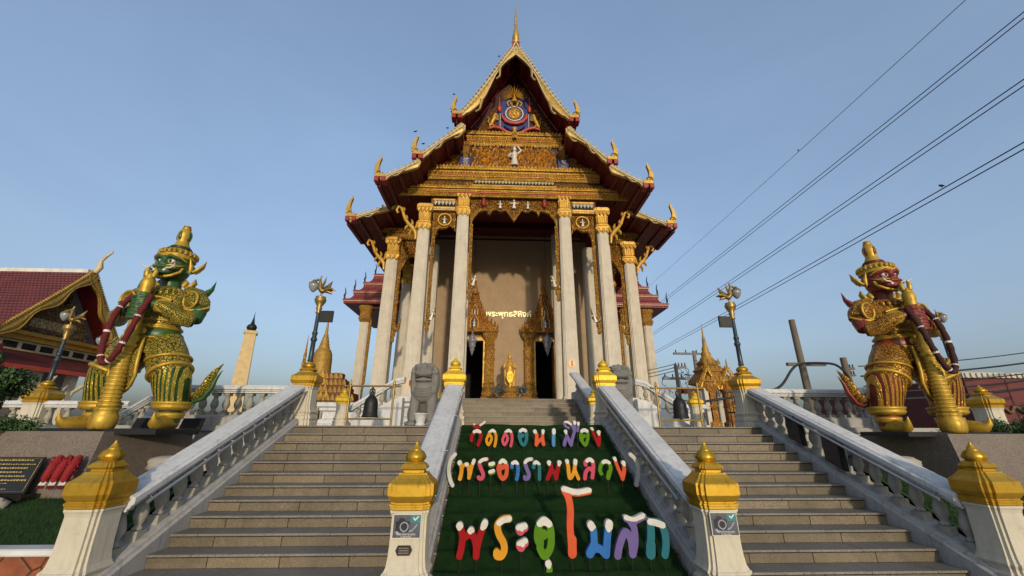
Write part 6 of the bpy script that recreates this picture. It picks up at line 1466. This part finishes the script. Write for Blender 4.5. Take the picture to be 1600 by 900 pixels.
for s in (-1, 1):
    pts = [(RYc+s*HW*1.12*t_, ZR+.1-(ZR-ZE)*1.08*(t_**.93)) for t_ in np.linspace(0, 1, 20)]
    b = MB(); rim = MB(); ri = []
    for i, (y, z) in enumerate(pts):
        w_ = .30+.13*math.sin(i*.85+.5); ri.append((y-s*w_*.75, z-w_*.75))
    vs = []; fs = []
    for (y, z), (u, v) in zip(pts, ri): vs += [(GX+1.2, y, z), (GX+1.26, (y+u)/2, (z+v)/2), (GX+1.2, u, v), (GX+1.05, y, z), (GX+1.05, u, v)]
    for i in range(len(pts)-1): q = i*5; fs += [[q, q+1, q+6, q+5], [q+1, q+2, q+7, q+6], [q, q+5, q+8, q+3], [q+2, q+4, q+9, q+7]]
    b.add(vs, fs)
    b.tube([(GX+1.22, u, v) for u, v in ri], .045, 5)
    for i in range(40):
        t_ = (i+.5)/40; y = RYc+s*HW*1.12*t_; z = ZR+.12-(ZR-ZE)*1.08*(t_**.93); b.box(GX+1.1, GX+1.24, y-.035, y+.035, z-.02, z+.13)
    bb = part('bargeboard', b, M['barge'], H)
    y, z = pts[-1]; f = MB(); f.tube([(GX+1.15, y-s*.1, z-.1), (GX+1.15, y+s*.15, z+.15), (GX+1.15, y+s*.05, z+.5), (GX+1.15, y+s*.12, z+.85)], [.12, .16, .10, .01], 7); part('roof_finial', f, M['barge'], H)
    b = MB(); b.loft([[(x, RYc+s*HW*1.05*t_, ZR-.15-(ZR-ZE)*1.03*t_) for t_ in np.linspace(0, 1, 8)] for x in (GX-.05, GX+1.1)], 0, False, closed=False, cap=False); part('soffit', b, M['redp'], H)
f = MB(); f.tube([(GX+1.2, RYc, ZR), (GX+1.35, RYc, ZR+.3), (GX+1.3, RYc, ZR+.7), (GX+1.5, RYc, ZR+1.0), (GX+1.75, RYc, ZR+1.25), (GX+1.7, RYc, ZR+1.45)], [.14, .16, .09, .08, .05, .006], 7); part('apex_finial', f, M['pale'], H)
b = MB(); b.plate([(-HW*.98, ZE), (HW*.98, ZE), (0, ZR-.25)], (GX, RYc, 0), (0,1,0), (0,0,1), .3); gb = part('gable', b, plain('grey_gable_ground', (.13, .12, .12), .6), H)
b = MB(); kranok(b, lambda x, z: z < ZR-.75-abs(x)*1.38 and z > ZE+.3, -2.6, 2.6, ZE+.3, ZR-.5, .46, 0, d=.10, seed=21); b.xf(lambda x, y, z: (GX+.01-y, RYc+x, z)); part('scroll_relief', b, goldpaint('dull_gilding', (.34, .21, .07), .5, .3), gb)
b = MB(); b.loft([[(GX+.02, RYc+.5*math.cos(a)*q, ZR-1.55+.5*math.sin(a)*q) for a in np.linspace(0, 6, 18)] for q in (1, .99)]); b.box(GX+.01, GX+.06, RYc-1.1, RYc+1.1, ZE+.55, ZE+1.0)
part('gable_panel', b, M['pale'], gb)
b = MB(); b.box(GX-.1, GX+.35, RYc-HW*1.1, RYc+HW*1.1, ZE-.25, ZE); b.box(GX-.1, GX+.5, RYc-HW*1.15, RYc+HW*1.15, ZE, ZE+.18); part('cornice', b, M['gilt'], H)
b = MB(); b.box(GX-.2, GX+.25, RYc-HW*1.1, RYc+HW*1.1, ZE-.75, ZE-.27)
wn = MB()
for i in range(7): y = RYc-2.6+i*.85; wn.box(GX+.24, GX+.262, y-.32, y+.32, ZE-.66, ZE-.36)
part('clerestory', b, M['pale'], H); part('clerestory_window', wn, M['dark'], H)
b = MB(); b.loft([[(GX+.2, RYc-HW*1.1, ZE-.78), (GX+1.6, RYc-HW*1.35, ZE-1.5), (GX+1.6, RYc-HW*1.35, ZE-1.62), (GX+.2, RYc-HW*1.1, ZE-1.0)], [(GX+.2, RYc+HW*1.1, ZE-.78), (GX+1.6, RYc+HW*1.35, ZE-1.5), (GX+1.6, RYc+HW*1.35, ZE-1.62), (GX+.2, RYc+HW*1.1, ZE-1.0)]])
b.loft([[(x, RYc-HW*1.05, ZE-.75), (x, RYc-HW*1.8, ZE-1.5), (x, RYc-HW*1.8, ZE-1.62), (x, RYc-HW*1.05, ZE-1.0)] for x in (-48, GX+1.6)]); part('lower_roof', b, M['mtile'], H)
b = MB(); b.box(GX+1.45, GX+1.62, RYc-HW*1.4, RYc+HW*1.4, ZE-1.75, ZE-1.55); b.box(-48, GX+1.62, RYc-HW*1.82, RYc-HW*1.76, ZE-1.75, ZE-1.55); part('fascia', b, M['redrib'], H)
b = MB(); b.box(-48, GX-.3, RYc-HW*.9, RYc+HW*.9, 0, ZE-.5); part('hall_wall', b, plain('grey_hall_wall', (.22, .20, .17), .8), H)  # one even grey-brown wall colour
for y in (RYc-HW*1.2, RYc-.9, RYc+.9, RYc+HW*1.2):
    b = MB(); b.box(GX+.9, GX+1.25, y-.18, y+.18, 0, ZE-1.7); c = part('column', b, M['plaster'], H)
    b = MB(); b.tube([(GX+1.1, y, 3.1), (GX+1.2, y+.15, 3.7), (GX+1.45, y+.45, 4.1), (GX+1.5, y+.6, 4.4)], [.06, .12, .10, .05], 7); part('eave_bracket', b, M['pale'], c)

# ------------------------------------------------------------------ obelisk, gilded spires, poles, wires, red building
O_ = thing('obelisk', 'tall cream obelisk with dark finial behind the left terrace balustrade', 'monument', (-20.6, 32.5, 0), None, R(28))
b = MB(); b.loft([[(-q, -q, z), (q, -q, z), (q, q, z), (-q, q, z)] for q, z in ((.58, 0), (.50, 5.0), (.38, 9.0), (.46, 9.02), (.48, 9.18), (.36, 9.28))]); part('shaft', b, plain('obelisk_cream', (.48, .36, .18), .7), O_, True)
b = MB(); b.lathe([(.2, 9.28), (.30, 9.4), (.36, 9.58), (.26, 9.78), (.15, 9.85), (.10, 10.05), (.04, 10.4), (.004, 10.9)], n=10, fl=.1); part('finial', b, M['black'], O_, True)
M['dullgold'] = goldpaint('dull_temple_gold', (.33, .19, .035), .5, .25, (.08, .03, .012), .8)
CH = thing('chedi', 'gilded tiered chedi spire rising behind the left lamp post', 'spire', (-11.45, 25, 1.98))
b = MB(); b.prof(RED, [(.95, 0), (.95, .5), (.8, .6), (.85, 1.4), (1.1, 1.5), (.75, 1.9), (.8, 2.0), (.55, 2.5), (.6, 2.6), (.42, 2.9)], (-11.45, 25, 1.98)); part('base_tiers', b, M['ornate'], CH)
b = MB()
for i in range(4):
    h = 1.1-.2*i; z = 3.5+.42*i; teeth(b, -11.45-h, -11.45+h, z, .42, .3, 25-h*.95, .1, 0, True)
part('flame_leaves', b, M['gilt'], CH)
b = MB(); b.lathe([(.62, 2.75), (.66, 2.9), (.56, 2.98), (.54, 3.2), (.52, 3.9), (.48, 4.25), (.40, 4.45), (.28, 4.6), (.31, 4.66), (.24, 4.74), (.27, 4.82), (.21, 4.92), (.23, 5.0), (.17, 5.1), (.19, 5.18), (.13, 5.3), (.14, 5.37), (.09, 5.5), (.08, 5.7), (.045, 6.2), (.02, 6.7), (.004, 7.0)], (-11.45, 25, 1.98), 16, fl=.06); part('spire', b, M['dullgold'], CH)
b = MB(); b.lathe([(.05, 0), (.16, .3), (.1, .6), (.13, .7), (.08, 1.1), (.10, 1.2), (.05, 1.8), (.01, 2.6)], (-12.75, 25.5, 4.9), 10); b.lathe([(.6, -2.9), (.55, -1.2), (.3, -.4), (.08, 0)], (-12.75, 25.5, 4.9), 12)
solo('small_spire', b, M['ornate'], 'thin red and gold spire just left of the chedi', 'spire')
r = thing('red_shrine', 'dark red shrine with flame-edged tiered roof beside the chedi', 'shrine', (-10.3, 24.6, 1.98)); b = MB(); b.box(-10.4, -8.35, 23.9, 26, 1.98, 3.35); part('wall', b, plain('shrine_red', (.13, .014, .012), .6), r)
b = MB()
for hw_, z in ((1.75, 3.25), (1.38, 3.7), (1.02, 4.15), (.7, 4.55)):
    b.box(-10.6-hw_, -10.6+hw_, 25-hw_*.7, 25+hw_*.5, z, z+.16); b.box(-10.6-hw_*.8, -10.6+hw_*.8, 25-hw_*.6, 25+hw_*.4, z+.15, z+.46)
    teeth(b, -10.6-hw_, -10.6+hw_, z+.15, .36, .26, 25-hw_*.7, .08, 1, True)
part('roof', b, [plain('shrine_roof', (.10, .03, .012), .6), M['dullgold']], r)
for i in range(4):
    b = MB(); b.box(-11.25+i*.22, -11.13+i*.22, 23.7, 23.8, 1.98, 3.3); part('slat', b, M['pale'], r)
MD = thing('mondop', 'small gilded and red spired pavilion beside the right lamp post', 'pavilion', (10.85, 22, 1.98))
mx = 10.85
for q in (-1, 1):
    for yy in (21.2, 22.8): b = MB(); b.box(mx+q*.75-.14, mx+q*.75+.14, yy-.14, yy+.14, 1.98, 4.1); part('white_column', b, M['plaster'], MD)
rgm = ornate('red_gilt', (.55, .30, .045), (.18, .018, .012), 11)
for q in (-.52, .48):
    b = MB(); b.prof(RED, [(.34, 0), (.34, .25), (.24, .35), (.24, 1.0), (.29, 1.06), (.24, 1.12), (.24, 1.75), (.32, 1.9), (.38, 2.1), (.38, 2.25)], (mx+q, 21.3, 1.98)); part('gilded_pier', b, rgm, MD)
b = MB(); b.prof(RED, [(.70, 2.2), (.95, 2.3), (.9, 2.5), (.6, 2.9), (.68, 3.0), (.42, 3.3), (.5, 3.4), (.30, 3.6)], (mx, 22, 1.98)); part('tiered_roof', b, rgm, MD)
for i, (h, z) in enumerate(((.95, 4.3), (.68, 4.85), (.48, 5.25))):
    b = MB(); teeth(b, mx-h, mx+h, z, .34, .24, 22-h, .08, 0, True); part('flame_row', b, M['dullgold'], MD)
for q in (-1, 1):
    b = MB(); x = mx+q*.55
    for i in range(7): leaf(b, x-.5+i*.08, 4.0+i*.13, 1.9, .3, .07, .1, 21.1); leaf(b, x+.5-i*.08, 4.0+i*.13, 1.2, .3, .07, .1, 21.1)
    b.tube([(x-.5, 21.1, 3.9), (x, 21.1, 5.0), (x+.5, 21.1, 3.9)], .07, 6); leaf(b, x, 4.95, 1.57, .55, .07, .1, 21.1); part('gable_front', b, M['gilt'], MD)
b = MB(); b.lathe([(.42, 3.3), (.5, 3.45), (.35, 3.55), (.36, 3.65), (.24, 3.8), (.27, 3.9), (.17, 4.1), (.19, 4.2), (.11, 4.4), (.10, 4.6), (.05, 5.0), (.004, 5.7)], (mx, 22, 1.98), 12); part('spire', b, M['dullgold'], MD)
r = thing('metal_gate', 'dark metal bar gate beside the right lamp post', 'gate', (6.9, 13, 1.98)); b = MB()
for i in range(7): b.box(6.55+i*.12, 6.575+i*.12, 13, 13.02, 1.98, 3.05)
b.box(6.5, 7.3, 12.98, 13.03, 3.02, 3.08); b.box(6.5, 7.3, 12.98, 13.03, 2.4, 2.45); part('bars', b, M['black'], r)
def pole(x, y, z1, rad, label, arms, mat='concrete', tilt=0., ins=True):
    r = thing('utility_pole', label, 'pole', (x, y, 0), 'utility poles'); b = MB(); b.tube([(x, y, -.1), (x+tilt, y, z1)], [rad*1.15, rad*.8], 8); part('shaft', b, M[mat], r)
    for z, L, dx in arms:
        b = MB(); b.box(x+tilt-L+dx, x+tilt+L+dx, y-.08, y+.06, z-.07, z+.07)
        part('crossarm', b, M[mat], r)
        if ins:
            for q in (-.85, -.3, .3, .85):
                i_ = MB(); i_.lathe([(.03, 0), (.05, .03), (.03, .08), (.05, .12), (.03, .18), (.01, .22)], (x+tilt+dx+q*L, y, z+.07), 8); part('insulator', i_, M['black'], r)
    return r
pole(10.4, 25, 5.75, .14, 'concrete utility pole with two crossarms near the right bell rack', ((5.6, .35, .3), (4.9, .9, 0)))
pole(13.2, 28, 7.2, .16, 'concrete utility pole with a high crossarm just left of the gilded pavilion', ((7.0, 1.3, -.2),))
pole(13.15, 18, 6.85, .16, 'leaning wooden pole with cable loop behind the right terrace balustrade', ((4.75, .9, .2),), 'wood', -.02, False)
pole(21.4, 25, 6.3, .22, 'short dark pole just left of the red statue', ((5.6, .35, .2), (5.2, .3, .2)), 'wood')
# tangle of cables around the poles
rg = random.Random(9)
r = thing('cable_tangle', 'tangle of black cables and brackets around the utility poles', 'cables', (11.5, 25, 3))
b = MB()
for i in range(44):
    x0, z0 = 9.9+rg.uniform(0, 3.4), rg.uniform(2.4, 5.4); L = rg.uniform(.5, 1.4); a = rg.uniform(0, 6.28); P = []
    for k in range(9): P.append((x0, 25.2+rg.uniform(-.1, .1), z0)); x0 += L*.14*math.cos(a); z0 += L*.14*math.sin(a); a += rg.uniform(-.9, .9)
    b.tube(smooth_3(P, 2), .018, 4)
for z in (2.6, 3.1, 3.5, 4.2): b.tube([(10.4, 25.1, z+.1), (13.2, 25.4, z)], .03, 4)
b.box(10.6, 11.5, 24.9, 25.2, 4.0, 4.25)
part('cable', b, M['black'], r)
r = thing('cable_loop', 'thick black cable looping from the leaning wooden pole', 'cable', (13.2, 18, 4.6)); b = MB()
b.tube(smooth_3([(8.5, 18.2, 3.1), (10.5, 18.1, 3.4), (11.8, 18, 3.7), (12.6, 18, 4.5), (13.0, 17.9, 4.75), (14.0, 17.9, 4.8), (14.7, 17.9, 4.7), (15.1, 17.9, 4.2), (15.15, 17.9, 3.6)], 6), .055, 7); part('cable', b, M['black'], r)
def wire(a, b_, sag, rad, label, tw=.0):
    b = MB(); a = Vector(a); c = Vector(b_); P = []
    n = 40
    for i in range(n+1):
        t_ = i/n; p = a.lerp(c, t_); P.append((p.x, p.y, p.z-sag*4*t_*(1-t_)))
    b.tube(P, rad, 5, cap=False); o = solo('overhead_wire', b, M['black'], label, 'wire', 'overhead wires'); return o
for i, (n0, f0, lab, pair) in enumerate((((12.99, 8, 14.14), (17.96, 45, 18.81), 'thin topmost overhead wire with a bird sitting on it', False), ((14.78, 8, 13.84), (15.93, 45, 14.37), 'second overhead wire from the top', True), ((13.61, 8, 11.17), (16.44, 45, 12.08), 'third overhead wire from the top', True), ((12.67, 8, 9.02), (16.59, 45, 10.08), 'lowest overhead wire crossing behind the crown of the red statue', True))):
    a = Vector(n0); c = Vector(f0); d = c-a; near = a-d*.18; far = c+d*.4
    wire(near, far, .15, .011 if not pair else .017, (lab+', upper strand') if pair else lab)
    if pair: wire(near+Vector((.0, 0, -.16)), far+Vector((.25, 0, -.12)), .15, .017, lab+', lower strand')
for i in range(5):
    z = (4.35, 4.65, 4.9, 5.35, 5.8)[i]; wire((19.5, 22, z-.9+.1*i), (34, 21+i*.3, z+.55+.12*i), .25, (.07, .05, .035, .05, .03)[i], ('lowest thick cable', 'second lowest cable', 'middle cable', 'second highest cable', 'thin highest cable')[i]+' at the right edge above the red building')
for i in range(3): wire((10.4, 25, 5.5+.2*i-.1), (7.4, 38, 6.0+.35*i), .3, .022, ('low', 'middle', 'high')[i]+' wire running from the utility pole to behind the ordination hall')
def on_wire(n0, f0, t_): return tuple(Vector(n0).lerp(Vector(f0), t_))
bird(*on_wire((12.99, 8, 14.05), (17.96, 45, 18.72), .22), .6, 'black bird on the thin topmost overhead wire'); bird(*on_wire((12.67, 8, 8.98), (16.59, 45, 10.04), .06), 1.2, 'black bird on the lowest overhead wire at the right edge')
r = thing('red_building', 'dark red building with pale roof edge at the far right', 'building', (36, 28, 0)); b = MB(); b.box(30.2, 48, 26, 40, 0, 5.2); part('wall', b, plain('maroon_wall', (.10, .022, .020), .7), r)
b = MB(); b.box(30.0, 48, 25.8, 26.1, 5.2, 5.55)
for i in range(40): b.box(30.1+i*.4, 30.3+i*.4, 25.7, 25.85, 5.22, 5.5)
part('roof_edge', b, M['plaster'], r)
b = MB()
for x in (33, 36, 39): b.box(x, x+.06, 25.97, 26.0, .2, 5.1)
b.box(30.3, 48, 25.97, 26.0, 3.4, 3.46); part('panel_joint', b, M['maroon'], r)
b = MB(); b.tube(smooth_3([(31.8, 25.9, 2.9), (32.1, 25.9, 3.3), (32.5, 25.9, 3.0), (32.9, 25.9, 3.4), (33.4, 25.9, 3.0), (33.7, 25.9, 3.3)], 5), .10, 6); part('wall_emblem', b, plain('faded_brown', (.12, .06, .03), .6), r)
# shrubs and distant trees
clump('round_shrub', 'dense clipped shrub at the far left edge beside the green statue', 'shrub', -10.55, 7.95, 1.98, .62, 17000, .075, LEAF, 31, 1.9); clump('low_shrub', 'low clipped shrub below the tall one at the left edge', 'shrub', -9.75, 8.1, 1.72, .36, 6000, .055, LEAF, 32, .7)
clump('round_shrub', 'small clipped shrub at the far right edge beyond the red statue', 'shrub', 12.6, 9.9, 1.75, .55, 5000, .06, LEAF, 33, 1.2); clump('low_shrub', 'low hedge plant behind the foot of the red statue', 'shrub', 10.9, 9.3, 1.7, .45, 4000, .055, LEAF, 34, .7)
clump('low_shrub', 'hedge plant under the small shrub at the right edge', 'shrub', 11.9, 9.4, 1.6, .42, 3500, .055, LEAF, 37, .7)
clump('distant_tree', 'distant tree top behind the right terrace balustrade', 'tree', 21.5, 36, 3.2, 1.6, 2500, .22, LEAF, 35, 1.0)
for i, (x, y) in enumerate(((-40, 70), (-62, 85), (46, 80), (66, 90))):
    clump('distant_tree', ('far tree behind the left hall', 'farthest tree beyond the left hall', 'far tree behind the red building', 'farthest tree beyond the red building')[i], 'tree', x, y, 1.5, 3.0, 2500, .5, LEAF, 40+i, 1.0)
